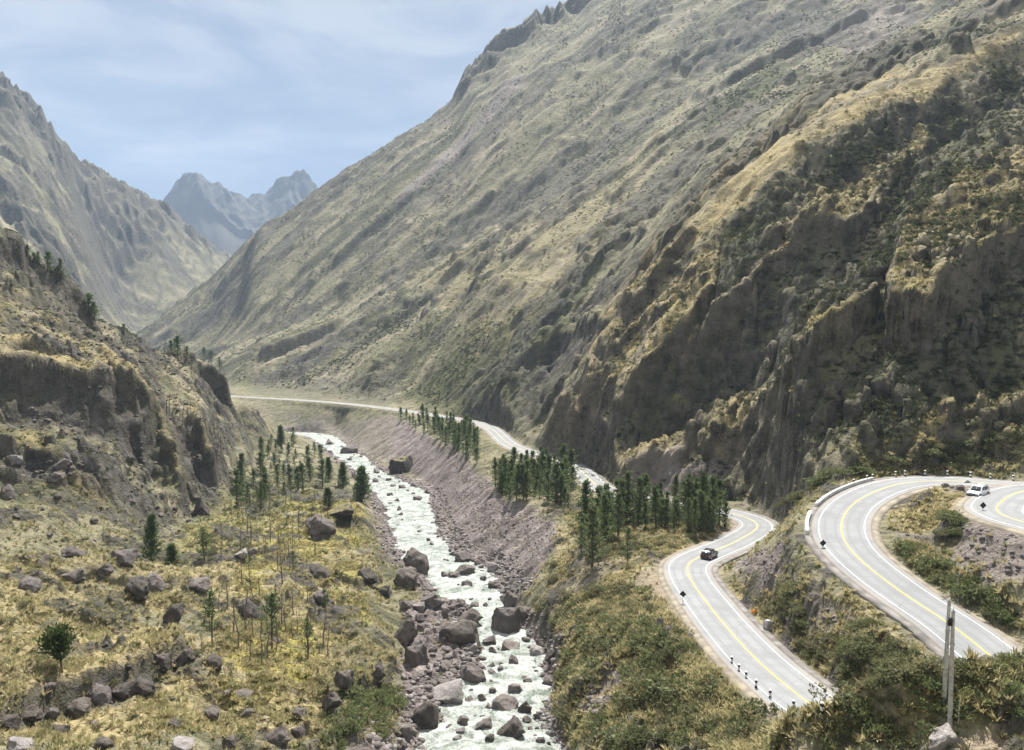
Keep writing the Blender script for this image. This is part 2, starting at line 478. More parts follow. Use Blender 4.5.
mH = plan([(-260, 125), (-80, 148), (0, 163), (60, 176), (110, 186), (150, 191), (200, 220), (232, 250), (236, 330), (240, 385), (274, 424), (262, 470), (230, 520), (60, 540), (-260, 560)])
mS = plan([(606, 240), (640, 226), (700, 204), (760, 188), (782, 180), (800, 160), (815, 151), (845, 141), (930, 146), (1024, 137), (1290, 120), (1290, 563), (1100, 434), (1024, 389), (920, 344),
           (800, 303), (770, 288), (725, 293), (690, 305), (640, 305), (600, 303), (560, 308), (545, 314), (572, 276)])
mM = plan([(540, 322), (560, 312), (600, 305), (640, 307), (690, 307), (725, 295), (770, 290), (800, 305), (920, 346), (1024, 391), (1290, 565), (1290, 2400), (60, 2400), (100, 1440), (170, 1150), (235, 790), (320, 680), (395, 575), (452, 500), (492, 428)])
mL = plan([(-260, 900), (0, 1000), (100, 1250), (150, 1600), (213, 2050), (330, 2500), (420, 3500), (-260, 3500)]) * (1 - mM)
mP = (GY > 3500).astype(np.float32)
MH, MS, MM, ML, MP = [blur(m, 5).astype(np.float32) for m in (mH, mS, mM, mL, mP)]
MV = np.clip(1 - MH - MS - MM - ML - MP, 0, 1)      # the valley itself

ROCK = np.zeros((NR, NC), np.float32)
dz = np.zeros((NR, NC), np.float32)


def block(mask):
    r = np.where(mask.max(1) > 0.01)[0]
    c = np.where(mask.max(0) > 0.01)[0]
    return slice(r[0], r[-1] + 1), slice(c[0], c[-1] + 1)


def relief(mask, up, lam, amp, stretch, seed, outcrop=0.0, thr=0.1, rug=1.0):
    b = block(mask)
    x, y, cell = GX[b], GY[b], CELL[b]
    ux, uy = up
    k = math.hypot(ux, uy)
    ux, uy = ux / k, uy / k
    t = x * ux + y * uy
    s = -x * uy + y * ux
    w = fbm(x, y, lam * 1.3, 3, seed + 5) * lam * 0.3
    s2 = s + w
    h = amp * fbm(s2, t * stretch, lam, 6, seed, 0.5, True, cell) * 0.8
    h += amp * 0.55 * fbm(x, y, lam * 0.6, 7, seed + 50, 0.56, False, cell) * rug
    if outcrop:
        m = sstep(thr, thr + 0.2, fbm(s2, t * (stretch + 0.25), lam * 1.3, 6, seed + 90, .55, cell=cell) + 0.4 * fbm(x, y, lam * 0.25, 4, seed + 95, .6, cell=cell))
        r = fbm(s2 * 1.0, t * 0.7, lam * 0.3, 5, seed + 120, 0.6, True, cell)
        h += m * outcrop * (0.6 + 0.8 * r)
        ROCK[b] = np.maximum(ROCK[b], m * mask[b])
    dz[b] += mask[b] * h


relief(MM, (.835, .55), 90, 5.5, 0.10, 11, outcrop=3.2, thr=0.16, rug=.55)
relief(MM, (.835, .55), 30, 2.2, 0.12, 13, rug=.9)
relief(MM, (.835, .55), 13, 1.5, 0.2, 15, rug=1.3)
relief(ML, (-.85, .35), 85, 15, 0.2, 23, outcrop=10.0, thr=0.14)
relief(ML, (-.85, .35), 32, 5, 0.16, 27)
relief(MP, (.1, .99), 420, 34, 0.5, 37, outcrop=14.0, thr=-0.1, rug=1.5)
relief(MS, (.62, .78), 26, 2.3, 0.25, 41, outcrop=2.0, thr=0.12, rug=1.3)
relief(MS, (.62, .78), 7, .7, 0.3, 43, outcrop=.6, thr=.25)
relief(MH, (-.75, .66), 20, 1.5, 0.35, 57, outcrop=1.5, thr=0.15, rug=1.2)
left = (1 - sstep(330, 400, UU)) * (1 - .9 * blur(plan([(200, 100), (240, 117), (275, 126), (322, 116), (328, 86), (240, 84)]), 6))
relief(MV * left * (GY < 420) * sstep(62, 95, GY), (-.5, .8), 10, 1.0, 0.6, 61, outcrop=.75, thr=0.2, rug=1.0)
relief(MV * left * (GY > 40) * (1 - sstep(62, 95, GY)), (-.5, .8), 6, .4, 0.6, 62, rug=1.2)
relief(MV * (1 - left) * (GY < 420), (.8, .3), 9, .5, 0.5, 67, outcrop=.7, thr=0.33)
b = block(MV)
dz[b] += MV[b] * (0.75 * fbm(GX[b], GY[b], 15, 6, 71, 0.55, False, CELL[b]) + 0.35 * fbm(GX[b], GY[b], 5, 4, 77, 0.6, True, CELL[b]) - 0.15)

# crags along the high skylines
def crag(poly, amp, lam, seed):
    m = blur(plan(poly), 4)
    b = block(m)
    r = fbm(GX[b], GY[b] * 0.6, lam, 5, seed, 0.6, True, CELL[b])
    dz[b] += (m[b] * amp * (r - 0.1)).astype(np.float32)
    ROCK[b] = np.maximum(ROCK[b], m[b] * 0.95)


crag([(455, 1500), (560, 1560), (700, 1560), (900, 1480), (1290, 1500), (1290, 1830), (560, 1720), (455, 1650)], 26, 48, 501)
dz[GY > 1500] += (MP * 15 * fbm(GX, GY * .5, 90, 4, 541, .65, True, CELL) + ML * 5 * fbm(GX, GY * .6, 45, 4, 547, .6, True, CELL))[GY > 1500]
crag([(-250, 1500), (0, 1660), (60, 1780), (120, 1950), (170, 2270), (235, 2780), (230, 3000), (-250, 2400)], 30, 58, 511)

Z = Z + dz
# beds of rock: benches and small cliffs that climb across the faces
def beds(mask, dip, lam, k, seed, warp):
    b = block(mask)
    n = fbm(GX[b], GY[b], warp, 5, seed, .5, False, CELL[b])
    ph = (Z[b] - dip[0] * GX[b] - dip[1] * GY[b]) / lam + n * 1.3
    m = mask[b] * (.35 + .65 * sstep(-.25, .3, fbm(GX[b], GY[b], warp * 1.6, 3, seed + 3))) * np.clip(lam / CELL[b] / 4 - .5, 0, 1)
    Z[b] -= (m * k * lam / (2 * PI) * (np.sin(2 * PI * ph) + .25 * np.sin(4 * PI * ph + 1))).astype(np.float32)
    ROCK[b] = np.maximum(ROCK[b], m * .8 * sstep(.35, .95, -np.cos(2 * PI * ph)))


beds(MS, (.45, .12), 21.0, .62, 701, 60)
beds(MS, (.5, .1), 7.5, .5, 711, 22)
beds(MH, (-.12, .02), 12.0, .70, 721, 50)
beds(MH, (-.15, 0), 4.2, .5, 731, 18)
beds(MM, (.42, .25), 60.0, .2, 741, 160)
beds(ML, (-.3, .1), 90.0, .4, 751, 200)
# steps trodden by cattle across the steep grass
for mask, lam_, amp in ((MS, 3.4, 0.55), (MM, 7.0, 0.8), (MH, 2.6, 0.35)):
    b = block(mask)
    n = fbm(GX[b], GY[b], 40, 4, 611, cell=CELL[b])
    patch_ = sstep(0.0, 0.35, fbm(GX[b], GY[b], 60, 3, 613)) * np.clip(lam_ * 2 / CELL[b] / 4, 0, 1)
    sl = np.sqrt((np.gradient(Z[b], axis=1) / np.gradient(GX[b], axis=1)) ** 2 + (np.gradient(Z[b], axis=0) / np.gradient(GY[b], axis=0)) ** 2)
    patch_ = patch_ * (1 - sstep(.75, 1.1, sl)) * (1 - .8 * np.clip(ROCK[b], 0, 1))
    Z[b] += (mask[b] * patch_ * amp * np.sin(2 * PI * (Z[b] / lam_ + n * 1.2))).astype(np.float32)

def ground(x, y):
    """height of the terrain"""
    c = (CX + F_PX * x / y - PX0) / DPX
    r = np.interp(math.log(y), lny, np.arange(NR))
    c = min(max(c, 0), NC - 1.001)
    r = min(max(r, 0), NR - 1.001)
    i, j = int(r), int(c)
    a, b_ = r - i, c - j
    return float((Z[i, j] * (1 - b_) + Z[i, j + 1] * b_) * (1 - a) + (Z[i + 1, j] * (1 - b_) + Z[i + 1, j + 1] * b_) * a)


def hit(px, py, ymin=38.0, ymax=6000.0):
    """the place on the ground that a sight line meets first"""
    u, cyy, szz = ray(px, py)
    j = (px + 0.0 - PX0) / DPX
    # level bearing differs a little from px because the camera looks down: solve on x/y
    col = (CX + F_PX * (u / cyy) - PX0) / DPX
    j = int(min(max(col, 0), NC - 2))
    f = min(max(col - j, 0), 1)
    prof = Z[:, j] * (1 - f) + Z[:, j + 1] * f
    sight = ROWY * (szz / cyy)
    ok = np.where((prof >= sight) & (ROWY > ymin) & (ROWY < ymax))[0]
    if not len(ok):
        return None
    i = ok[0]
    if i > 0:
        a = sight[i - 1] - prof[i - 1]
        b_ = prof[i] - sight[i]
        t = a / (a + b_) if a + b_ > 0 and a > 0 else 1.0
        y = ROWY[i - 1] + (ROWY[i] - ROWY[i - 1]) * t
    else:
        y = ROWY[i]
    x = y * u / cyy
    return Vector((x, y, ground(x, y)))



# ------------------------------------------------------------------ ledges: flatter tops that end in a small cliff
def ledge(pix, D, rock=.85, wob=6.0, seed=0, lip=5):
    q = []
    for px, py in pix:
        h = hit(px, py)
        if h is not None:
            q.append(to_uv(h.x, h.y))
    m = inside(q, wob * (.12 if np.mean([p[1] for p in pix]) > 540 else 1), seed) > .5
    if not m.any():
        return
    any_ = m.any(0)
    first = np.where(any_, m.argmax(0), 0)
    last = np.where(any_, NR - 1 - m[::-1].argmax(0), 0)
    rr = np.arange(NR)[:, None]
    t = np.clip((last[None] - rr) / np.maximum(last - first, 1)[None], 0, 1) * m
    edge = np.convolve(any_.astype(float), np.ones(15) / 15, 'same')
    edge = np.clip(edge * 2 - 1, 0, 1) if False else sstep(.2, .95, edge)
    add = (D * t * edge[None]).astype(np.float32)
    b = block(m.astype(np.float32))
    b = (slice(max(0, b[0].start - 8), b[0].stop + 8), slice(max(0, b[1].start - 8), b[1].stop + 8))
    Z[b] += blur(add[b], 1)
    face = np.zeros((NR, NC), np.float32)
    for k in range(-lip, 2):                       # the broken face below the lip
        r_ = np.clip(first + k, 0, NR - 1)
        face[r_[any_], np.where(any_)[0]] = 1
    ROCK[b] = np.maximum(ROCK[b] * (1 - .85 * m[b]), blur(face[b], 1) * rock * edge[None, b[1]])
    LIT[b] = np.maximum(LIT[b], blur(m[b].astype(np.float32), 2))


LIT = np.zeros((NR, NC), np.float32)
LEDGES = [
    ([(605, 345), (640, 310), (690, 258), (720, 235), (715, 300), (690, 345), (655, 380), (620, 410), (600, 420)], 9, .8),
    ([(700, 338), (745, 300), (800, 240), (830, 225), (890, 192), (887, 212), (861, 240), (828, 241), (801, 263), (783, 284), (745, 326), (710, 345)], 8, 1),
    ([(603, 472), (653, 448), (707, 421), (776, 378), (792, 352), (796, 372), (780, 398), (715, 438), (655, 460), (612, 486)], 5, .8),
    ([(800, 345), (811, 320), (835, 311), (862, 306), (882, 298), (868, 330), (838, 352), (815, 364), (796, 360)], 10, .9),
    ([(885, 290), (908, 232), (966, 166), (1016, 140), (1060, 130), (1060, 250), (1000, 270), (960, 310), (920, 345), (885, 340)], 11, .7),
    ([(905, 440), (960, 413), (1024, 386), (1060, 375), (1060, 408), (1024, 418), (960, 440), (910, 458)], 4, .6),
    ([(760, 240), (800, 205), (860, 170), (920, 130), (930, 150), (890, 185), (830, 218), (790, 245)], 5, .6),
    ([(545, 425), (565, 395), (590, 360), (612, 365), (592, 400), (575, 432), (556, 445)], 4, .7),
    ([(520, 365), (537, 340), (563, 318), (627, 296), (690, 235), (700, 228), (640, 310), (627, 316), (563, 336), (537, 357)], 9, .9),
    ([(258, 362), (300, 345), (338, 330), (344, 318), (300, 326), (262, 345)][::-1], 14, 1),
    ([(395, 300), (440, 262), (490, 225), (500, 232), (455, 275), (410, 312)], 7, .8),
    ([(330, 250), (380, 205), (420, 180), (428, 190), (385, 225), (340, 262)], 8, .8),
    ([(600, 190), (650, 140), (700, 105), (706, 118), (660, 160), (612, 202)], 7, .8),
    ([(690, 90), (740, 55), (800, 25), (860, 2), (866, 20), (800, 50), (745, 72), (705, 100)], 12, 1),
    ([(0, 345), (45, 350), (95, 358), (140, 378), (158, 405), (150, 413), (130, 396), (90, 385), (40, 380), (0, 377)], 4.6, 1),
    ([(150, 408), (166, 410), (178, 450), (191, 488), (181, 496), (166, 452)], 3, .9),
    ([(184, 406), (201, 410), (214, 445), (227, 480), (216, 486), (203, 448)], 3, .9),
    ([(0, 432), (40, 434), (60, 445), (64, 456), (30, 458), (0, 455)], 3, .7),
    ([(0, 690), (60, 666), (120, 650), (180, 624), (186, 648), (124, 680), (62, 699), (0, 723)], 1.5, 1),
    ([(312, 672), (338, 648), (396, 646), (400, 668), (366, 690), (330, 706)], 2.2, .9),
    ([(300, 520), (330, 498), (362, 505), (374, 531), (342, 524), (318, 538)], 2.6, .9),
    ([(50, 560), (110, 556), (190, 566), (205, 585), (150, 592), (95, 580), (55, 575)], 1.8, .8),
    ([(225, 590), (290, 575), (300, 592), (262, 612), (232, 606)], 1.6, .8),
    ([(330, 560), (372, 552), (384, 580), (360, 590), (335, 578)], 2, .8),
]
for k, (pix, D, rock) in enumerate(LEDGES):
    ledge(pix, D, rock, seed=k * 7)

# ------------------------------------------------------------------ bench for the road, bed for the river
zone = (GY > 45) & (GY < 760) & (UU > 90) & (UU < 1290)
ri, ci = np.where(zone)
xy = np.stack([GX[ri, ci], GY[ri, ci]], 1)
D, I = near_path(xy, allroad[::2])
hw = 5.0
w = sstep(hw, hw + 3.8, D + 0.5 * fbm(xy[:, 0], xy[:, 1], 4, 3, 821))
zr = allroad[::2][I, 2]
Z[ri, ci] = Z[ri, ci] * w + (zr - 0.35) * (1 - w)
RDIST = np.full((NR, NC), 99.0, np.float32)
RDIST[ri, ci] = D
zone = (GY > 30) & (GY < 720) & (UU > 180) & (UU < 760)
ri, ci = np.where(zone)
xy = np.stack([GX[ri, ci], GY[ri, ci]], 1)
D, I = near_path(xy, riv_c)
hwr = riv_c[I, 3]
bed = riv_c[I, 2] - 0.9 + 0.55 * fbm(xy[:, 0], xy[:, 1], 5, 4, 831, 0.6)
e = D - hwr + 1.6 * fbm(xy[:, 0], xy[:, 1], 9, 3, 835)
w = sstep(-1.2, 3.5, e)
Z[ri, ci] = Z[ri, ci] * w + bed * (1 - w)
VDIST = np.full((NR, NC), 99.0, np.float32)
VDIST[ri, ci] = D - hwr
Z = Z.astype(np.float64)
ROCK = np.maximum(ROCK, MP * 1.0)
ROCK = np.maximum(ROCK, ML * sstep(180, 420, Z + 90 * fbm(GX, GY, 180, 4, 761)) * .75)
# long streaks of thinner and thicker turf down the slopes
TONE = np.full((NR, NC), .5, np.float32)
for mask, (ux, uy), lam in ((MM, (.835, .55), 46), (ML, (-.92, .38), 60), (MS, (.62, .78), 12), (MH, (-.75, .66), 10), (MV * (VDIST > 4) * (VDIST < 40), (.86, .2), 5)):
    b = block(mask)
    t_, s_ = GX[b] * ux + GY[b] * uy, -GX[b] * uy + GY[b] * ux
    n = fbm(s_ + .2 * lam * fbm(GX[b], GY[b], lam, 2, 771), t_ * .13, lam, 5, 773, .6, False, CELL[b])
    TONE[b] += mask[b] * .75 * n


# ------------------------------------------------------------------ ground cover
GREEN = np.zeros((NR, NC), np.float32)
SCREE = np.zeros((NR, NC), np.float32)
DRY = np.zeros((NR, NC), np.float32)
DIRT = np.zeros((NR, NC), np.float32)
MEAD = np.zeros((NR, NC), np.float32)


def cover(A, pix, val=1.0, wob=7.0, soft=2, seed=0, ymin=38.0):
    q = []
    for px, py in pix:
        h = hit(px, py, ymin)
        if h is not None:
            q.append(to_uv(h.x, h.y))
    if len(q) < 3:
        return
    m = inside(q, wob, seed)
    b = block(m) if m.max() > 0 else None
    if b is None:
        return
    m = blur(m, soft)
    A[:] = A * (1 - m) + val * m


ROCK *= (1 - 0.3 * MM - 0.15 * ML - 0.35 * MS)
rightside = sstep(440, 520, UU) * (1 - sstep(150, 190, GY))
shore = 1 - sstep(3.0, 8.5, VDIST * (1 + 1.3 * rightside) + 2.2 * fbm(GX, GY, 8, 3, 851))
SCREE = np.maximum(SCREE, shore * (GY < 700))
cover(SCREE, [(402, 600), (470, 600), (470, 650), (478, 690), (440, 712), (400, 745), (404, 640)])
cover(SCREE, [(395, 415), (434, 442), (463, 455), (490, 486), (504, 499), (532, 505), (557, 520), (559, 540), (530, 592), (505, 588), (480, 558), (450, 545), (438, 500), (415, 478), (385, 458), (378, 430)], .97, 4)
cover(SCREE, [(250, 403), (393, 413), (390, 460), (345, 445), (300, 427)], .65)
cover(SCREE, [(250, 372), (330, 366), (400, 385), (394, 404), (250, 394)], .25)
cover(GREEN, [(235, 378), (330, 362), (420, 370), (410, 402), (250, 394)], .6)
cover(SCREE, [(732, 554), (788, 539), (792, 561), (766, 586), (737, 576)], .95)
cover(SCREE, [(802, 609), (852, 609), (852, 638), (812, 643)], .7)
cover(SCREE, [(890, 522), (949, 520), (955, 538), (922, 546)], .8)
cover(SCREE, [(960, 524), (1040, 531), (1040, 582), (985, 594), (948, 580)], .85)
cover(SCREE, [(940, 484), (972, 484), (968, 497), (950, 498)], .7)
cover(SCREE, [(610, 484), (640, 455), (690, 442), (728, 438), (738, 465), (700, 502), (650, 499)], .85)
cover(SCREE, [(752, 503), (788, 470), (785, 510), (737, 503)], .7)
cover(SCREE, [(573, 712), (616, 672), (634, 679), (617, 699), (595, 724)], .95, 4)
cover(SCREE, [(640, 555), (600, 590), (560, 600), (570, 575)], .35)
cover(SCREE, [(517, 74), (478, 115), (436, 160), (392, 204), (404, 206), (448, 166), (490, 121), (525, 82)], .75, 3, 1)
cover(SCREE, [(842, 12), (900, 2), (930, 14), (880, 42), (845, 50)], .6)
cover(SCREE, [(545, 430), (600, 350), (612, 370), (585, 420), (560, 450)], .35)
cover(ROCK, [(520, 377), (537, 353), (563, 333), (627, 313), (620, 327), (587, 355), (540, 382)], .95, 4)
cover(ROCK, [(775, 52), (790, 22), (850, 8), (880, 2), (850, 46), (800, 56)], .9)
cover(ROCK, [(0, 376), (60, 380), (150, 397), (165, 440), (150, 472), (60, 437), (0, 427)], .8)
cover(ROCK, [(0, 232), (30, 258), (92, 320), (85, 337), (30, 292), (0, 270)], .85)
cover(ROCK, [(203, 372), (228, 374), (231, 407), (208, 407)], .95)
cover(ROCK, [(615, 745), (640, 718), (675, 712), (690, 745)], .8)
cover(ROCK, [(0, 716), (60, 690), (120, 674), (182, 642), (192, 668), (130, 700), (60, 722), (0, 744)], .95, 5)
cover(ROCK, [(330, 735), (318, 690), (350, 650), (400, 655), (398, 700), (365, 700)], .5)
cover(ROCK, [(60, 560), (130, 570), (150, 600), (90, 600)], .5)
cover(DRY, [(575, 395), (600, 342), (640, 300), (690, 245), (740, 208), (800, 160), (860, 120), (920, 97), (1024, 36), (1024, 26), (940, 60), (870, 78), (800, 100), (745, 150), (700, 195), (640, 262), (600, 318)], .85)
cover(DRY, [(400, 260), (520, 230), (640, 150), (700, 60), (640, 200), (560, 300), (480, 360)], .25)
cover(DRY, [(0, 330), (60, 340), (100, 352), (150, 380), (60, 396), (0, 372)], .7)
cover(DRY, [(0, 275), (60, 300), (140, 350), (110, 352), (0, 330)], .3)
cover(DRY, [(62, 455), (100, 458), (112, 490), (90, 500), (60, 480)], .7)
cover(DRY, [(0, 640), (90, 610), (200, 640), (330, 600), (335, 745), (0, 745)], .75)
cover(DRY, [(0, 560), (150, 575), (330, 540), (372, 560), (330, 610), (90, 610), (0, 635)], .5)
cover(DRY, [(155, 412), (192, 413), (196, 425), (160, 430)], .8)
cover(DRY, [(790, 60), (850, 40), (1024, 10), (1024, -10), (850, 0)], .0)
cover(DRY, [(600, 560), (700, 520), (720, 540), (660, 560), (610, 600)], .55)
cover(DRY, [(560, 520), (610, 540), (590, 580), (550, 590)], .35)
cover(DRY, [(880, 500), (930, 484), (975, 498), (960, 515), (900, 520)], .7)
cover(DRY, [(800, 640), (860, 600), (900, 640), (940, 670), (860, 690)], .4)
cover(DRY, [(870, 690), (960, 668), (980, 720), (900, 745)], .6)
cover(DRY, [(720, 600), (760, 640), (830, 700), (820, 680), (770, 620), (735, 580)], .55)
cover(GREEN, [(400, 398), (470, 330), (560, 280), (610, 250), (560, 345), (548, 420), (500, 425)], .8)
cover(GREEN, [(300, 375), (400, 300), (470, 330), (400, 395)], .45)
cover(GREEN, [(735, 72), (770, 55), (900, 40), (1024, 18), (1024, 44), (880, 62), (770, 98), (720, 130), (700, 120)], 1)
cover(GREEN, [(600, 470), (700, 350), (800, 230), (1024, 60), (1024, 200), (880, 290), (800, 340), (740, 420)], .55)
cover(GREEN, [(800, 345), (900, 240), (1024, 150), (1024, 470), (850, 475), (780, 450)], .6)
cover(GREEN, [(555, 600), (650, 595), (690, 640), (760, 720), (830, 748), (560, 748)], .75)
cover(GREEN, [(750, 600), (800, 590), (880, 640), (870, 690), (820, 690)], .65)
cover(GREEN, [(890, 545), (950, 560), (1000, 600), (1040, 640), (960, 600)], .85)
cover(GREEN, [(820, 720), (900, 690), (1024, 660), (1024, 700), (970, 715), (830, 750)], .7)
cover(GREEN, [(560, 500), (640, 500), (720, 520), (640, 550), (590, 560)], .6)
cover(GREEN, [(320, 745), (320, 690), (400, 690), (400, 745)], .7)
cover(GREEN, [(0, 430), (60, 440), (110, 470), (150, 540), (60, 500), (0, 480)], .4)
cover(GREEN, [(150, 450), (235, 480), (320, 460), (330, 500), (200, 545)], .45)
cover(MEAD, [(205, 665), (240, 630), (275, 618), (315, 650), (305, 690), (230, 700)], 1)
cover(MEAD, [(240, 545), (300, 490), (362, 505), (372, 540), (300, 570), (240, 600)], .8)
cover(MEAD, [(170, 540), (235, 500), (260, 520), (190, 570)], .4)
cover(MEAD, [(300, 590), (360, 560), (372, 640), (330, 650)], .7)
cover(MEAD, [(860, 300), (930, 250), (1010, 200), (960, 330), (830, 380), (800, 350)], .25)
cover(MEAD, [(800, 345), (830, 318), (850, 335), (820, 362), (796, 360)], .7)
cover(DIRT, [(636, 578), (662, 566), (682, 606), (722, 652), (716, 668), (690, 628), (652, 592)], .85, 4)
cover(DIRT, [(972, 732), (1030, 715), (1030, 760), (955, 760)], .8, 4)
cover(DIRT, [(935, 497), (966, 499), (972, 510), (955, 514)], .8, 3)
DIRT = np.maximum(DIRT, (1 - sstep(4.2, 5.8, RDIST + 0.6 * fbm(GX, GY, 5, 3, 861))) * .7)

cover(DRY, [(600, 475), (653, 449), (707, 422), (776, 382), (790, 360), (796, 368), (780, 392), (715, 432), (655, 456), (612, 482)], .7, 4)
cover(DRY, [(620, 372), (650, 335), (690, 285), (705, 300), (700, 338), (660, 375), (625, 400)], .6)
cover(DRY, [(885, 300), (930, 225), (1010, 160), (1024, 200), (970, 300), (900, 345)], .45)
cover(DRY, [(880, 470), (960, 437), (1024, 405), (1024, 440), (960, 462)], .6)
cover(ROCK, [(650, 440), (690, 425), (750, 398), (780, 362), (745, 325), (700, 343), (640, 405)], .75)
cover(ROCK, [(775, 366), (835, 302), (868, 292), (885, 262), (862, 244), (828, 242), (800, 264)], .9)
cover(ROCK, [(796, 368), (830, 352), (832, 380), (812, 420), (792, 420)], .7)

cover(ROCK, [(0, 378), (40, 380), (90, 386), (138, 398), (156, 424), (152, 466), (110, 440), (50, 430), (0, 422)], 1.0, 4)
cover(ROCK, [(158, 424), (172, 456), (187, 494), (200, 488), (186, 452), (172, 420)], .9, 3)
cover(ROCK, [(194, 416), (210, 446), (226, 484), (232, 474), (218, 440), (206, 412)], .9, 3)
cover(DRY, [(154, 412), (168, 448), (184, 490), (190, 486), (178, 450), (166, 414)], .7, 3)
cover(DRY, [(0, 340), (40, 345), (95, 358), (110, 376), (50, 372), (0, 366)], .9)

cover(GREEN, [(250, 404), (390, 414), (385, 445), (340, 438), (290, 428)], .4)
cover(GREEN, [(700, 262), (780, 195), (860, 135), (920, 108), (1024, 48), (1024, 90), (940, 150), (860, 215), (800, 250), (730, 300)], 1.0)
cover(DRY, [(700, 262), (780, 195), (860, 135), (920, 108), (1024, 48), (1024, 90), (940, 150), (860, 215), (800, 250), (730, 300)], 0.0)
cover(GREEN, [(800, 425), (840, 370), (900, 345), (980, 320), (1024, 300), (1024, 385), (960, 412), (890, 445), (820, 460)], .95)
TONE[:] = np.clip(TONE - .12 * (GREEN > .9) * MS, 0, 1)

cover(ROCK, [(255, 380), (300, 352), (341, 334), (336, 352), (305, 374), (262, 387)], 1.0, 4)
cover(GREEN, [(560, 600), (650, 600), (690, 650), (740, 715), (800, 745), (550, 748), (552, 690)], 1.0)
cover(DRY, [(620, 640), (660, 630), (690, 660), (660, 690), (620, 680)], .5)

litR = LIT * MS + .8 * LIT * MH + .5 * LIT * MV  # ledge tops tinted strawier and paler, sunlight put into the ground colour
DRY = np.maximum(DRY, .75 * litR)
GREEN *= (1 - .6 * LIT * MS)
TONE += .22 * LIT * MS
cover(MEAD, [(205, 668), (240, 630), (275, 616), (318, 645), (312, 690), (232, 702)], 1.0, 5)
cover(ROCK, [(205, 668), (240, 630), (275, 616), (318, 645), (325, 735), (240, 722)], 0.0, 5)
ROCK = ROCK * (1 - .2 * MS)
# ------------------------------------------------------------------ helpers for objects
def tag(o, label=None, cat=None, group=None, kind=None):
    if label:
        o['label'] = label
    if cat:
        o['category'] = cat
    if group:
        o['group'] = group
    if kind:
        o['kind'] = kind
    return o


def link_mesh(name, me, mat=None, parent=None):
    o = bpy.data.objects.new(name, me)
    if mat is not None and not me.materials:
        me.materials.append(mat)
    COL.objects.link(o)
    if parent is not None:
        o.parent = parent
    return o


def mesh_from(name, V, Fq, smooth=False):
    """mesh from numpy arrays; Fq is one array or a list of arrays of faces with equal corner counts"""
    me = bpy.data.meshes.new(name)
    Fs = Fq if isinstance(Fq, list) else [Fq]
    Fs = [f for f in Fs if len(f)]
    V = np.asarray(V, np.float32)
    me.vertices.add(len(V))
    me.vertices.foreach_set('co', V.ravel())
    nl = sum(f.size for f in Fs)
    npoly = sum(len(f) for f in Fs)
    me.loops.add(nl)
    me.polygons.add(npoly)
    me.loops.foreach_set('vertex_index', np.concatenate([np.asarray(f, np.int32).ravel() for f in Fs]))
    tot = np.concatenate([np.full(len(f), f.shape[1], np.int32) for f in Fs])
    me.polygons.foreach_set('loop_start', np.r_[0, np.cumsum(tot)[:-1]].astype(np.int32))
    if smooth:
        me.polygons.foreach_set('use_smooth', np.ones(npoly, bool))
    me.update(calc_edges=True)
    me.validate()
    return me


# ------------------------------------------------------------------ materials
def new_mat(name):
    m = bpy.data.materials.new(name)
    m.use_nodes = True
    nt = m.node_tree
    bs = nt.nodes['Principled BSDF']
    return m, nt, bs


class NB:
    """small node builder"""
    def __init__(s, nt):
        s.nt = nt

    def n(s, t, **kw):
        nd = s.nt.nodes.new(t)
        for k, v in kw.items():
            setattr(nd, k, v)
        return nd

    def link(s, a, b):
        s.nt.links.new(a, b)

    def val(s, sock, v):
        if hasattr(v, 'is_output'):
            s.link(v, sock)
        elif isinstance(v, (tuple, list)):
            sock.default_value = (*v, 1.0) if len(v) == 3 and sock.type == 'RGBA' else v
        else:
            sock.default_value = v

    def noise(s, vec, scale, detail=4.0, rough=0.55, dist=0.0):
        nd = s.n('ShaderNodeTexNoise')
        s.link(vec, nd.inputs['Vector'])
        nd.inputs['Scale'].default_value = scale
        nd.inputs['Detail'].default_value = detail
        nd.inputs['Roughness'].default_value = rough
        nd.inputs['Distortion'].default_value = dist
        return nd.outputs['Fac']

    def ramp(s, fac, a, b, lo=0.0, hi=1.0):
        nd = s.n('ShaderNodeMapRange')
        nd.interpolation_type = 'SMOOTHSTEP'
        s.val(nd.inputs['Value'], fac)
        nd.inputs['From Min'].default_value = a
        nd.inputs['From Max'].default_value = b
        nd.inputs['To Min'].default_value = lo
        nd.inputs['To Max'].default_value = hi
        return nd.outputs['Result']

    def math(s, op, a, b=0.0, clamp=False):
        nd = s.n('ShaderNodeMath', operation=op, use_clamp=clamp)
        s.val(nd.inputs[0], a)
        s.val(nd.inputs[1], b)
        return nd.outputs[0]

    def mix(s, fac, a, b):
        nd = s.n('ShaderNodeMix', data_type='RGBA')
        s.val(nd.inputs['Factor'], fac)
        s.val(nd.inputs['A'] if False else nd.inputs[6], a)
        s.val(nd.inputs[7], b)
        return nd.outputs[2]

    def bump(s, h, strength, dist, normal=None):
        nd = s.n('ShaderNodeBump')
        s.link(h, nd.inputs['Height'])
        nd.inputs['Strength'].default_value = strength
        nd.inputs['Distance'].default_value = dist
        if normal is not None:
            s.link(normal, nd.inputs['Normal'])
        return nd.outputs['Normal']

    def scaled(s, vec, v3):
        nd = s.n('ShaderNodeMapping')
        s.link(vec, nd.inputs['Vector'])
        nd.inputs['Scale'].default_value = v3
        return nd.outputs['Vector']


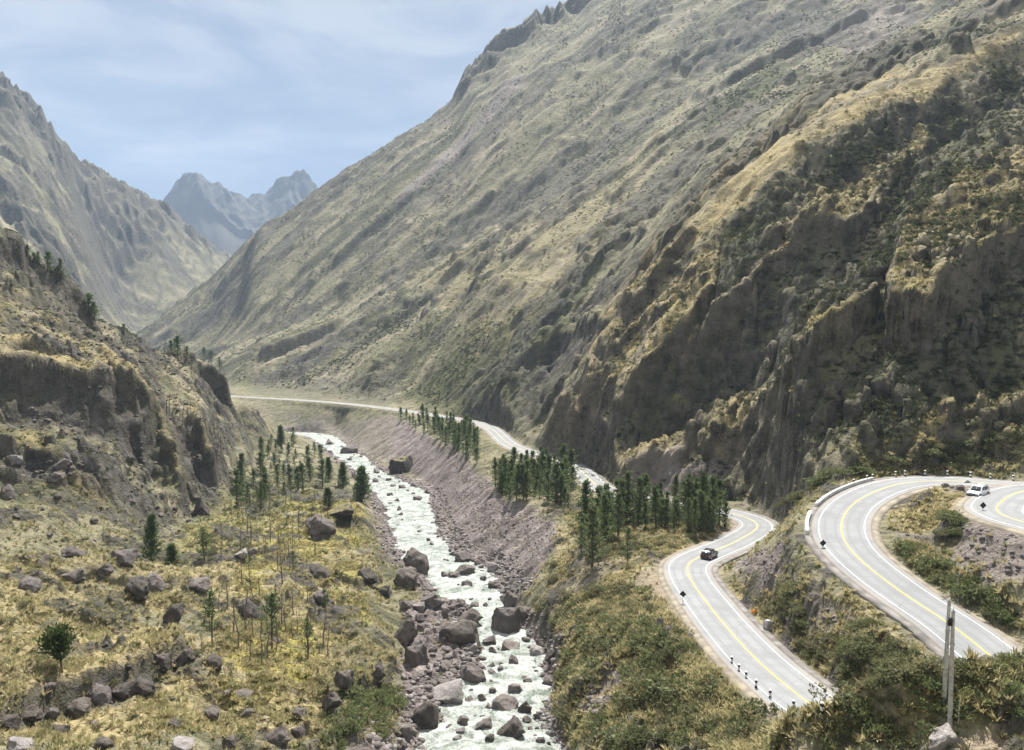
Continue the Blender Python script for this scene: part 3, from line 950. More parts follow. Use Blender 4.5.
def plain(name, col, rough=0.8, metal=0.0, var=0.0, scale=4.0, spec=0.3):
    m, nt, bs = new_mat(name)
    b = NB(nt)
    bs.inputs['Roughness'].default_value = rough
    bs.inputs['Metallic'].default_value = metal
    bs.inputs['Specular IOR Level'].default_value = spec
    if var:
        tc = b.n('ShaderNodeTexCoord').outputs['Object']
        f = b.noise(tc, scale, 4)
        c = b.mix(b.ramp(f, .3, .7), tuple(x * (1 - var) for x in col), tuple(min(1, x * (1 + var)) for x in col))
        b.link(c, bs.inputs['Base Color'])
    else:
        bs.inputs['Base Color'].default_value = (*col, 1)
    return m


def terrain_material():
    m, nt, bs = new_mat('mountain ground')
    b = NB(nt)
    P = b.n('ShaderNodeNewGeometry').outputs['Position']
    a1 = b.n('ShaderNodeAttribute', attribute_name='cover_one')
    a2 = b.n('ShaderNodeAttribute', attribute_name='cover_two')
    s1 = b.n('ShaderNodeSeparateColor')
    s2 = b.n('ShaderNodeSeparateColor')
    b.link(a1.outputs['Color'], s1.inputs[0])
    b.link(a2.outputs['Color'], s2.inputs[0])
    rock, green, scree = s1.outputs
    dry, dirt, mead = s2.outputs
    N = b.n('ShaderNodeNewGeometry').outputs['Normal']
    sx = b.n('ShaderNodeSeparateXYZ')
    b.link(N, sx.inputs[0])
    nz = sx.outputs['Z']
    n_huge = b.noise(P, 0.006, 5, .6)
    n_big = b.noise(P, 0.035, 6, .62)
    n_mid = b.noise(P, 0.22, 6, .65)
    n_fine = b.noise(P, 1.5, 5, .65)
    # grass of the high slopes: straw tufts over grey-green turf
    g = b.mix(b.ramp(n_mid, .36, .64), (.120, .118, .074), (.232, .213, .138))
    g = b.mix(b.math('MULTIPLY', b.ramp(n_fine, .42, .68), .55), g, (.31, .265, .155))
    gf = b.math('ADD', b.math('MULTIPLY', green, .9), b.math('MULTIPLY', b.ramp(n_big, .55, .75), .32), True)
    gg = b.mix(b.ramp(n_mid, .35, .68), (.042, .052, .019), (.10, .105, .042))
    gmask = b.math('MULTIPLY', gf, b.ramp(b.math('ADD', b.math('MULTIPLY', n_mid, .6), b.math('MULTIPLY', n_fine, .4)), .36, .55, .45, 1.0))
    g = b.mix(gmask, g, gg)
    dd = b.mix(b.ramp(n_fine, .35, .65), (.29, .225, .105), (.44, .355, .185))
    g = b.mix(b.math('MULTIPLY', dry, b.ramp(n_mid, .25, .55, .35, 1.0)), g, dd)
    my = b.mix(b.ramp(n_fine, .38, .62), (.20, .185, .05), (.36, .30, .09))
    g = b.mix(b.math('MULTIPLY', mead, b.ramp(n_mid, .3, .55, .3, 1.0)), g, my)
    g = b.mix(b.ramp(a1.outputs['Alpha'], .62, .98, 0, .7), g, (.30, .26, .18))
    g = b.mix(b.ramp(a1.outputs['Alpha'], .40, .08, 0, .75), g, (.075, .074, .042))
    # scree and gravel
    vo = b.n('ShaderNodeTexVoronoi')
    b.link(P, vo.inputs['Vector'])
    vo.inputs['Scale'].default_value = 1.6
    sc_c = b.mix(b.ramp(n_mid, .3, .7), (.150, .124, .115), (.262, .222, .206))
    sc_c = b.mix(b.math('MULTIPLY', vo.outputs['Color'], .3), sc_c, (.13, .115, .11))
    sc_c = b.mix(b.ramp(a1.outputs['Alpha'], .55, .95, 0, .6), sc_c, (.31, .27, .245))
    sc_c = b.mix(b.ramp(a1.outputs['Alpha'], .45, .1, 0, .6), sc_c, (.11, .09, .085))
    sf = b.math('MULTIPLY', scree, b.ramp(b.math('ADD', b.math('MULTIPLY', n_mid, .7), b.math('MULTIPLY', n_fine, .3)), .30, .46, .5, 1.0))
    g = b.mix(sf, g, sc_c)
    df = b.mix(n_fine, (.24, .19, .135), (.36, .29, .21))
    g = b.mix(dirt, g, df)
    # rock on steep and marked ground
    rk = b.mix(b.ramp(n_mid, .34, .66), (.038, .035, .031), (.115, .103, .088))
    rk = b.mix(b.math('MULTIPLY', b.ramp(n_fine, .5, .7), .5), rk, (.19, .175, .16))
    rk = b.mix(b.math('MULTIPLY', b.ramp(n_big, .45, .65), .4), rk, (.075, .076, .043))
    steep = b.ramp(b.math('ADD', nz, b.math('MULTIPLY', b.math('SUBTRACT', n_mid, .5), .35)), .36, .58, 1.0, 0.0)
    rf = b.math('MULTIPLY', rock, b.ramp(n_mid, .3, .5, .35, 1.0))
    rf = b.math('MAXIMUM', rf, b.math('MULTIPLY', steep, .85), True)
    rf = b.math('MULTIPLY', rf, b.math('SUBTRACT', 1.0, b.math('MULTIPLY', scree, .8)))
    g = b.mix(rf, g, rk)
    b.link(g, bs.inputs['Base Color'])
    bs.inputs['Roughness'].default_value = 0.95
    bs.inputs['Specular IOR Level'].default_value = 0.1
    h = b.math('ADD', b.math('MULTIPLY', n_mid, 1.6), b.math('MULTIPLY', n_fine, .5))
    nm = b.bump(h, 1.0, 1.5)
    nm2 = b.bump(n_big, .5, 4.0, nm)
    b.link(nm2, bs.inputs['Normal'])
    return m


M_GROUND = terrain_material()

# ------------------------------------------------------------------ terrain meshes: one sheet cut into its landforms
POS = np.stack([GX, GY, Z], 2).astype(np.float32)
# side-on raggedness for steep rock
dZx = np.gradient(Z, axis=1) / np.gradient(GX, axis=1)
dZy = np.gradient(Z, axis=0) / np.gradient(GY, axis=0)
slope = np.sqrt(dZx ** 2 + dZy ** 2)
gx_ = np.clip(dZx, -3, 3)
gy_ = np.clip(dZy, -3, 3)
stp = sstep(1.0, 1.9, blur(slope, 1)).astype(np.float32)
for mask, (ux, uy), lam, amp in ((MS, (.62, .78), 8.0, .6), (MH, (-.75, .66), 7.0, .55), (MM * (GY < 700), (.835, .55), 12.0, .6)):
    b = block(mask)
    s_ = -GX[b] * uy + GY[b] * ux
    w_ = fbm(s_, Z[b], lam * 1.5, 3, 951) * lam * .35
    r_ = fbm(s_ + w_, Z[b] * 1.15 - .3 * s_, lam, 6, 953, .66, True, CELL[b]) + .4 * fbm(s_, Z[b] * 1.6, lam * .5, 5, 957, .6, False, CELL[b])
    d_ = (mask[b] * stp[b] * amp * r_).astype(np.float32)
    gl = np.sqrt(gx_[b] ** 2 + gy_[b] ** 2) + 1e-6
    POS[b][..., 0] -= d_ * gx_[b] / gl
    POS[b][..., 1] -= d_ * gy_[b] / gl
tx = np.gradient(POS, axis=1)
ty = np.gradient(POS, axis=0)
NRM = np.cross(tx, ty)
NRM /= np.linalg.norm(NRM, axis=2)[..., None] + 1e-9
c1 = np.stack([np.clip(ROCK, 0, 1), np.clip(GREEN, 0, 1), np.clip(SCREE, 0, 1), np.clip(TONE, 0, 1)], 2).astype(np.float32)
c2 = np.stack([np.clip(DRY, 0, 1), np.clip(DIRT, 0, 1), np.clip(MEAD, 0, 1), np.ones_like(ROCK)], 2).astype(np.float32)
ids = np.zeros((NR, NC), np.int8)
for k, m in enumerate((mH, mS, mM, mL, mP)):
    ids[m > .5] = k + 1
fid = ids[:-1, :-1]
VI = np.arange(NR * NC).reshape(NR, NC)
Q = np.stack([VI[:-1, :-1], VI[:-1, 1:], VI[1:, 1:], VI[1:, :-1]], 2)


def terrain_piece(name, sel):
    q = Q[sel]
    used, inv = np.unique(q, return_inverse=True)
    me = mesh_from(name, POS.reshape(-1, 3)[used], inv.reshape(-1, 4), True)
    for nm, arr in (('cover_one', c1), ('cover_two', c2)):
        at = me.attributes.new(nm, 'FLOAT_COLOR', 'POINT')
        at.data.foreach_set('color', arr.reshape(-1, 4)[used].ravel())
    me.normals_split_custom_set_from_vertices(NRM.reshape(-1, 3)[used])
    o = link_mesh(name, me, M_GROUND)
    o['kind'] = 'structure'
    return o


terrain_piece('terrain', fid == 0)
terrain_piece('hills', fid == 1)
terrain_piece('hills', fid == 2)
terrain_piece('mountain', fid == 3)
terrain_piece('mountain', fid == 4)
terrain_piece('mountain', fid == 5)


# ------------------------------------------------------------------ road
def strip(path, o0, o1, dz0, dz1=None, skirt=0.0):
    nn = normals2(path)
    dz1 = dz0 if dz1 is None else dz1
    a = path[:, :3].copy()
    a[:, :2] += nn * o0
    a[:, 2] += dz0
    c = path[:, :3].copy()
    c[:, :2] += nn * o1
    c[:, 2] += dz1
    rows = [a, c]
    if skirt:
        a0, c0 = a.copy(), c.copy()
        a0[:, 2] -= skirt
        c0[:, 2] -= skirt
        rows = [a0, a, c, c0]
    V = np.stack(rows, 1).reshape(-1, 3)
    k = len(rows)
    n = len(path)
    Fs = []
    i = np.arange(n - 1)
    for j in range(k - 1):
        Fs.append(np.stack([i * k + j, (i + 1) * k + j, (i + 1) * k + j + 1, i * k + j + 1], 1)[:, ::-1])
    return V, np.concatenate(Fs)


def asphalt():
    m, nt, bs = new_mat('weathered asphalt')
    b = NB(nt)
    P = b.n('ShaderNodeNewGeometry').outputs['Position']
    f = b.noise(P, .22, 6, .65)
    g = b.noise(P, 7.0, 4, .65)
    c = b.mix(b.ramp(f, .3, .7), (.192, .194, .194), (.258, .26, .26))
    ac = b.n('ShaderNodeAttribute', attribute_name='across').outputs['Fac']
    d = b.math('ABSOLUTE', b.math('SUBTRACT', b.math('ABSOLUTE', b.math('SUBTRACT', b.math('ABSOLUTE', ac), 1.55)), .75))
    tr = b.math('MULTIPLY', b.ramp(d, .0, .42, 1, 0), b.ramp(f, .25, .6, .2, .6))
    c = b.mix(tr, c, (.175, .173, .168))
    ed = b.ramp(b.math('ADD', b.math('ABSOLUTE', ac), b.math('MULTIPLY', b.math('SUBTRACT', f, .5), 1.6)), 3.2, 4.0)
    c = b.mix(b.math('MULTIPLY', ed, .6), c, (.27, .23, .18))
    vo = b.n('ShaderNodeTexVoronoi', feature='DISTANCE_TO_EDGE')
    b.link(P, vo.inputs['Vector'])
    vo.inputs['Scale'].default_value = .16
    c = b.mix(b.math('MULTIPLY', b.ramp(vo.outputs['Distance'], .0, .012, .6, 0), b.ramp(f, .45, .6)), c, (.09, .088, .085))
    c = b.mix(b.math('MULTIPLY', g, .22), c, (.15, .15, .148))
    b.link(c, bs.inputs['Base Color'])
    bs.inputs['Roughness'].default_value = .85
    bs.inputs['Specular IOR Level'].default_value = .15
    return m


M_ROAD = asphalt()
M_WHITE = plain('white road paint', (.55, .55, .535), .7, var=.25, scale=.8)
M_YELLOW = plain('yellow road paint', (.58, .45, .09), .7, var=.22, scale=.8)
M_SHOULDER = plain('dusty road shoulder', (.22, .19, .145), .95, var=.3, scale=.5)
M_GUTTER = plain('stained concrete', (.17, .155, .14), .9, var=.35, scale=.6)

HW = 4.1


def build_road(path, dz_, upside):
    offs = np.linspace(-HW, HW, 23)
    nn = normals2(path)
    rows = [np.c_[path[:, :2] - nn * HW, path[:, 2] + dz_ - .7]] + [np.c_[path[:, :2] + nn * o, path[:, 2] + dz_ - .006 * o * o * .5] for o in offs] + [np.c_[path[:, :2] + nn * HW, path[:, 2] + dz_ - .7]]
    V = np.stack(rows, 1).reshape(-1, 3)
    k, n = len(rows), len(path)
    i, j = np.meshgrid(np.arange(n - 1), np.arange(k - 1), indexing='ij')
    a = i * k + j
    me = mesh_from('road', V, np.stack([a, a + k, a + k + 1, a + 1], 2).reshape(-1, 4)[:, ::-1])
    at = me.attributes.new('across', 'FLOAT', 'POINT')
    at.data.foreach_set('value', np.tile(np.r_[-HW, offs, HW], n).astype(np.float32))
    r = link_mesh('road', me, M_ROAD)
    r['kind'] = 'structure'
    for o in (-3.1, 3.1):
        V, Fc = strip(path, o - .07, o + .07, dz_ + .02)
        link_mesh('edge_line', mesh_from('edge_line', V, Fc), M_WHITE, r)
    V, Fc = strip(path, -.1, .1, dz_ + .02)
    link_mesh('centre_line', mesh_from('centre_line', V, Fc), M_YELLOW, r)
    V, Fc = strip(path, *( (HW, HW + 1.0) if upside > 0 else (-HW - 1.0, -HW)), dz_ - .05, dz_ - .05, skirt=.6)
    link_mesh('gutter', mesh_from('gutter', V, Fc), M_GUTTER, r)
    V, Fc = strip(path, HW, HW + 1.0, dz_ - .06, dz_ - .26, skirt=.5)
    link_mesh('shoulder', mesh_from('shoulder', V, Fc), M_SHOULDER, r)
    return r


build_road(road_c, 0.0, -1)
build_road(top_c, 0.10, -1)

# ------------------------------------------------------------------ river
def water_material():
    m, nt, bs = new_mat('glacial white water')
    b = NB(nt)
    P = b.n('ShaderNodeNewGeometry').outputs['Position']
    w = b.noise(P, .2, 5, .6, 1.5)
    f = b.noise(P, 1.4, 5, .65, 2.0)
    foam = b.math('ADD', b.math('MULTIPLY', w, .65), b.math('MULTIPLY', f, .5))
    c = b.mix(b.ramp(foam, .43, .67), (.08, .10, .075), (.37, .385, .355))
    b.link(c, bs.inputs['Base Color'])
    b.link(b.ramp(foam, .44, .66, .45, .9), bs.inputs['Roughness'])
    bs.inputs['Specular IOR Level'].default_value = .2
    h = b.math('ADD', b.math('MULTIPLY', f, .6), w)
    b.link(b.bump(h, .9, .5), bs.inputs['Normal'])
    return m


M_WATER = water_material()
rp = even(riv_c, .8)
NW = 41
nn = normals2(smooth_path(rp[:, :3], 20))
t = np.linspace(-1, 1, NW)
WX = rp[:, None, 0] + nn[:, None, 0] * t[None] * (rp[:, None, 3] + 3.5)
WY = rp[:, None, 1] + nn[:, None, 1] * t[None] * (rp[:, None, 3] + 3.5)
WZ = rp[:, None, 2] + 0 * t[None] + .16 * fbm(WX, WY, 5, 4, 901, .55) + .25 * fbm(WX * .6, WY, 2.4, 3, 911, .6, True) - .25 - .3 * np.abs(t)[None] ** 3
i, j = np.meshgrid(np.arange(len(rp) - 1), np.arange(NW - 1), indexing='ij')
k = i * NW + j
Fw = np.stack([k, k + NW, k + NW + 1, k + 1], 2).reshape(-1, 4)[:, ::-1]
wo = link_mesh('river', mesh_from('river', np.stack([WX, WY, WZ], 2).reshape(-1, 3), Fw, True), M_WATER)
wo['kind'] = 'structure'


def water_z(x, y):
    d = (rp[:, 0] - x) ** 2 + (rp[:, 1] - y) ** 2
    q = int(d.argmin())
    return float(rp[q, 2]) - .2, math.sqrt(d[q]) - float(rp[q, 3])


# ------------------------------------------------------------------ shape kit
import bmesh


def tube(path, radii, sides=6, cap=True):
    path = np.asarray(path, float)
    n = len(path)
    d = np.gradient(path, axis=0)
    V = []
    for p, r, t in zip(path, radii, d):
        t = Vector(t).normalized()
        a = t.orthogonal().normalized()
        c = t.cross(a)
        for k in range(sides):
            w = 2 * PI * k / sides
            V.append(Vector(p) + r * (math.cos(w) * a + math.sin(w) * c))
    Fs = [(i * sides + k, i * sides + (k + 1) % sides, (i + 1) * sides + (k + 1) % sides, (i + 1) * sides + k) for i in range(n - 1) for k in range(sides)]
    return np.array([tuple(v) for v in V]), np.array(Fs)


def join(parts):
    V, Fq, Ft, n = [], [], [], 0
    for v, f in parts:
        v = np.asarray(v, float)
        f = np.asarray(f)
        V.append(v)
        (Fq if f.shape[1] == 4 else Ft).append(f + n)
        n += len(v)
    out = []
    if Fq:
        out.append(np.concatenate(Fq))
    if Ft:
        out.append(np.concatenate(Ft))
    return np.concatenate(V), out


def leaf_faces(P, size, aspect, g, D=None, up=0.0):
    """diamond leaves at the points P, along D (random when None)"""
    n = len(P)
    if D is None:
        D = g.normal(size=(n, 3))
    D = D + up * np.array([0, 0, 1.0])
    D /= np.linalg.norm(D, axis=1)[:, None] + 1e-9
    S = np.cross(D, g.normal(size=(n, 3)))
    S /= np.linalg.norm(S, axis=1)[:, None] + 1e-9
    size = np.broadcast_to(np.asarray(size, float), (n,))[:, None]
    a = P - D * size * .5
    c = P + D * size * .5
    l = P + S * size * .5 * aspect
    r = P - S * size * .5 * aspect
    V = np.stack([a, l, c, r], 1).reshape(-1, 3)
    k = np.arange(n)[:, None] * 4
    return V, k + np.array([0, 1, 2, 3])[None]


def box(cx, cy, cz, sx, sy, sz):
    x, y, z = sx / 2, sy / 2, sz / 2
    V = np.array([(cx + i * x, cy + j * y, cz + k * z) for i in (-1, 1) for j in (-1, 1) for k in (-1, 1)])
    return V, np.array([(0, 1, 3, 2), (4, 6, 7, 5), (0, 4, 5, 1), (2, 3, 7, 6), (0, 2, 6, 4), (1, 5, 7, 3)])


def thing(name, label, cat, loc, rz=0.0, group=None, scale=1.0):
    o = bpy.data.objects.new(name, None)
    o.empty_display_size = .3
    COL.objects.link(o)
    o.location = loc
    o.rotation_euler = (0, 0, rz)
    o.scale = (scale,) * 3 if not isinstance(scale, (tuple, list)) else scale
    return tag(o, label, cat, group)


def part(name, V, Fs, mat, parent, smooth=False):
    return link_mesh(name, mesh_from(name, V, Fs, smooth), mat, parent)


def leaf_mat(name, c1_, c2_, c3_=None, scale=1.2):
    m, nt, bs = new_mat(name)
    b = NB(nt)
    P = b.n('ShaderNodeNewGeometry').outputs['Position']
    r = b.n('ShaderNodeObjectInfo').outputs['Random']
    f = b.noise(P, scale, 3, .6)
    c = b.mix(b.ramp(f, .32, .68), c1_, c2_)
    if c3_:
        c = b.mix(b.ramp(r, .35, 1.0, 0, .8), c, c3_)
    b.link(c, bs.inputs['Base Color'])
    bs.inputs['Roughness'].default_value = .7
    bs.inputs['Specular IOR Level'].default_value = .15
    tr = nt.nodes.new('ShaderNodeBsdfTranslucent')
    b.link(c, tr.inputs['Color'])
    mx = nt.nodes.new('ShaderNodeMixShader')
    mx.inputs[0].default_value = .4
    b.link(bs.outputs[0], mx.inputs[1])
    b.link(tr.outputs[0], mx.inputs[2])
    b.link(mx.outputs[0], nt.nodes['Material Output'].inputs['Surface'])
    return m


def stone_mat(name, lo, hi_, cap=None):
    m, nt, bs = new_mat(name)
    b = NB(nt)
    P = b.n('ShaderNodeNewGeometry').outputs['Position']
    r = b.n('ShaderNodeObjectInfo').outputs['Random']
    f = b.noise(P, .9, 6, .65)
    f2 = b.noise(P, 5.0, 5, .65)
    c = b.mix(b.ramp(f, .33, .67), lo, hi_)
    c = b.mix(b.math('MULTIPLY', b.ramp(f2, .5, .72), .5), c, tuple(min(1, x * 1.5) for x in hi_))
    c = b.mix(b.ramp(r, 0, 1, 0, .45), c, tuple(x * .55 for x in lo))
    if cap:
        N = b.n('ShaderNodeNewGeometry').outputs['Normal']
        s = b.n('ShaderNodeSeparateXYZ')
        b.link(N, s.inputs[0])
        k = b.ramp(b.math('ADD', s.outputs['Z'], b.math('MULTIPLY', b.math('SUBTRACT', f, .5), 1.6)), .72, .95)
        c = b.mix(b.math('MULTIPLY', k, .8), c, cap)
    b.link(c, bs.inputs['Base Color'])
    bs.inputs['Roughness'].default_value = .9
    bs.inputs['Specular IOR Level'].default_value = .2
    h = b.math('ADD', f, b.math('MULTIPLY', f2, .35))
    b.link(b.bump(h, 1.0, .5), bs.inputs['Normal'])
    return m


M_PINE = leaf_mat('dark pine needles', (.06, .09, .036), (.14, .175, .072), (.11, .135, .06))
M_PINE_L = leaf_mat('young pine needles', (.035, .055, .016), (.075, .10, .035))
M_SHRUB = leaf_mat('olive shrub leaves', (.085, .10, .042), (.185, .20, .09), (.165, .15, .085), .8)
M_SHRUB_G = leaf_mat('green shrub leaves', (.08, .105, .04), (.18, .205, .085), (.15, .155, .07), .8)
M_BUSH = leaf_mat('dark mountain scrub', (.04, .046, .024), (.095, .10, .052), None, .3)
M_TWIG = plain('grey twigs', (.15, .125, .105), .95, var=.25)
M_BARK = plain('brown bark', (.10, .075, .055), .95, var=.25)
M_STONE = stone_mat('mauve river stone', (.115, .098, .088), (.205, .178, .162))
M_STONE_D = stone_mat('dark mountain stone', (.065, .055, .047), (.165, .142, .122))
M_STONE_L = stone_mat('pale river stone', (.20, .18, .168), (.33, .30, .28))
M_STONE_G = stone_mat('dark stone with grass cap', (.045, .04, .037), (.11, .096, .087), (.20, .17, .075))

# ------------------------------------------------------------------ boulders
ICO = {}


def ico(sub):
    if sub not in ICO:
        bm = bmesh.new()
        bmesh.ops.create_icosphere(bm, subdivisions=sub, radius=1.0)
        ICO[sub] = (np.array([v.co[:] for v in bm.verts]), np.array([[v.index for v in f.verts] for f in bm.faces]))
        bm.free()
    return ICO[sub]


def rock_shape(seed, sub=4, cuts=15):
    g = np.random.default_rng(seed)
    V, Fs = ico(sub)
    V = V * g.uniform(.7, 1.2, 3)
    V *= (1 + .34 * fbm(V[:, 0] + seed * 3.1 + V[:, 2] * .7, V[:, 1] - V[:, 2] * 1.1, 1.0, 3, seed))[:, None]
    for _ in range(cuts):
        n = g.normal(size=3)
        n /= np.linalg.norm(n)
        d = g.uniform(.42, .8)
        k = V @ n - d
        V -= np.clip(k, 0, None)[:, None] * n * .97
    V *= (1 + .10 * fbm(V[:, 0] * 1.0 + V[:, 2], V[:, 1] + V[:, 2] * .8, .35, 3, seed + 9))[:, None]
    V -= (V.max(0) + V.min(0)) / 2
    V /= (V.max(0) - V.min(0))
    V[:, :2] *= (1 + .55 * np.clip(-V[:, 2] - .05, 0, 1))[:, None]
    return V, Fs


ROCKS = [rock_shape(100 + k) for k in range(9)]
ROCK_ME = {}


def rock_mesh(k, mat):
    key = (k, mat.name)
    if key not in ROCK_ME:
        me = mesh_from('boulder', *ROCKS[k], True)
        me.materials.append(mat)
        ROCK_ME[key] = me
    return ROCK_ME[key]


N_BOULDER = 0
BOULDER_AT = []


def boulder(px, py, wpx, hpx, tone, label, group=None, depth=1.0, name='boulder', sink=.33):
    """py is the foot of the stone, hpx its height seen above the foot"""
    global N_BOULDER
    h = hit(px, py)
    if h is None:
        return None
    k = h.y / F_PX
    w, ht = wpx * k * .92, .92 * hpx * k * (.8 if px < 395 and py > 540 else 1.0)
    zf = h.z
    wz, wd_ = water_z(h.x, h.y)
    if wd_ < 0:
        zf = wz - .1
    mat = {'m': M_STONE, 'd': M_STONE_D, 'l': M_STONE_L, 'g': M_STONE_G}[tone]
    o = bpy.data.objects.new(name, rock_mesh(N_BOULDER % 9, mat))
    N_BOULDER += 1
    COL.objects.link(o)
    dp = w * depth
    tot = ht / (1 - sink)
    o.location = (h.x, h.y + dp * .35, zf + tot * (.5 - sink))
    o.scale = (w * 1.04, dp, tot)
    o.rotation_euler = (random.uniform(-.15, .15), random.uniform(-.18, .18), random.choice((0, PI)) + random.uniform(-.35, .35))
    BOULDER_AT.append((h.x, h.y, w))
    return tag(o, label, 'boulder' if wpx > 12 else 'rock', group)


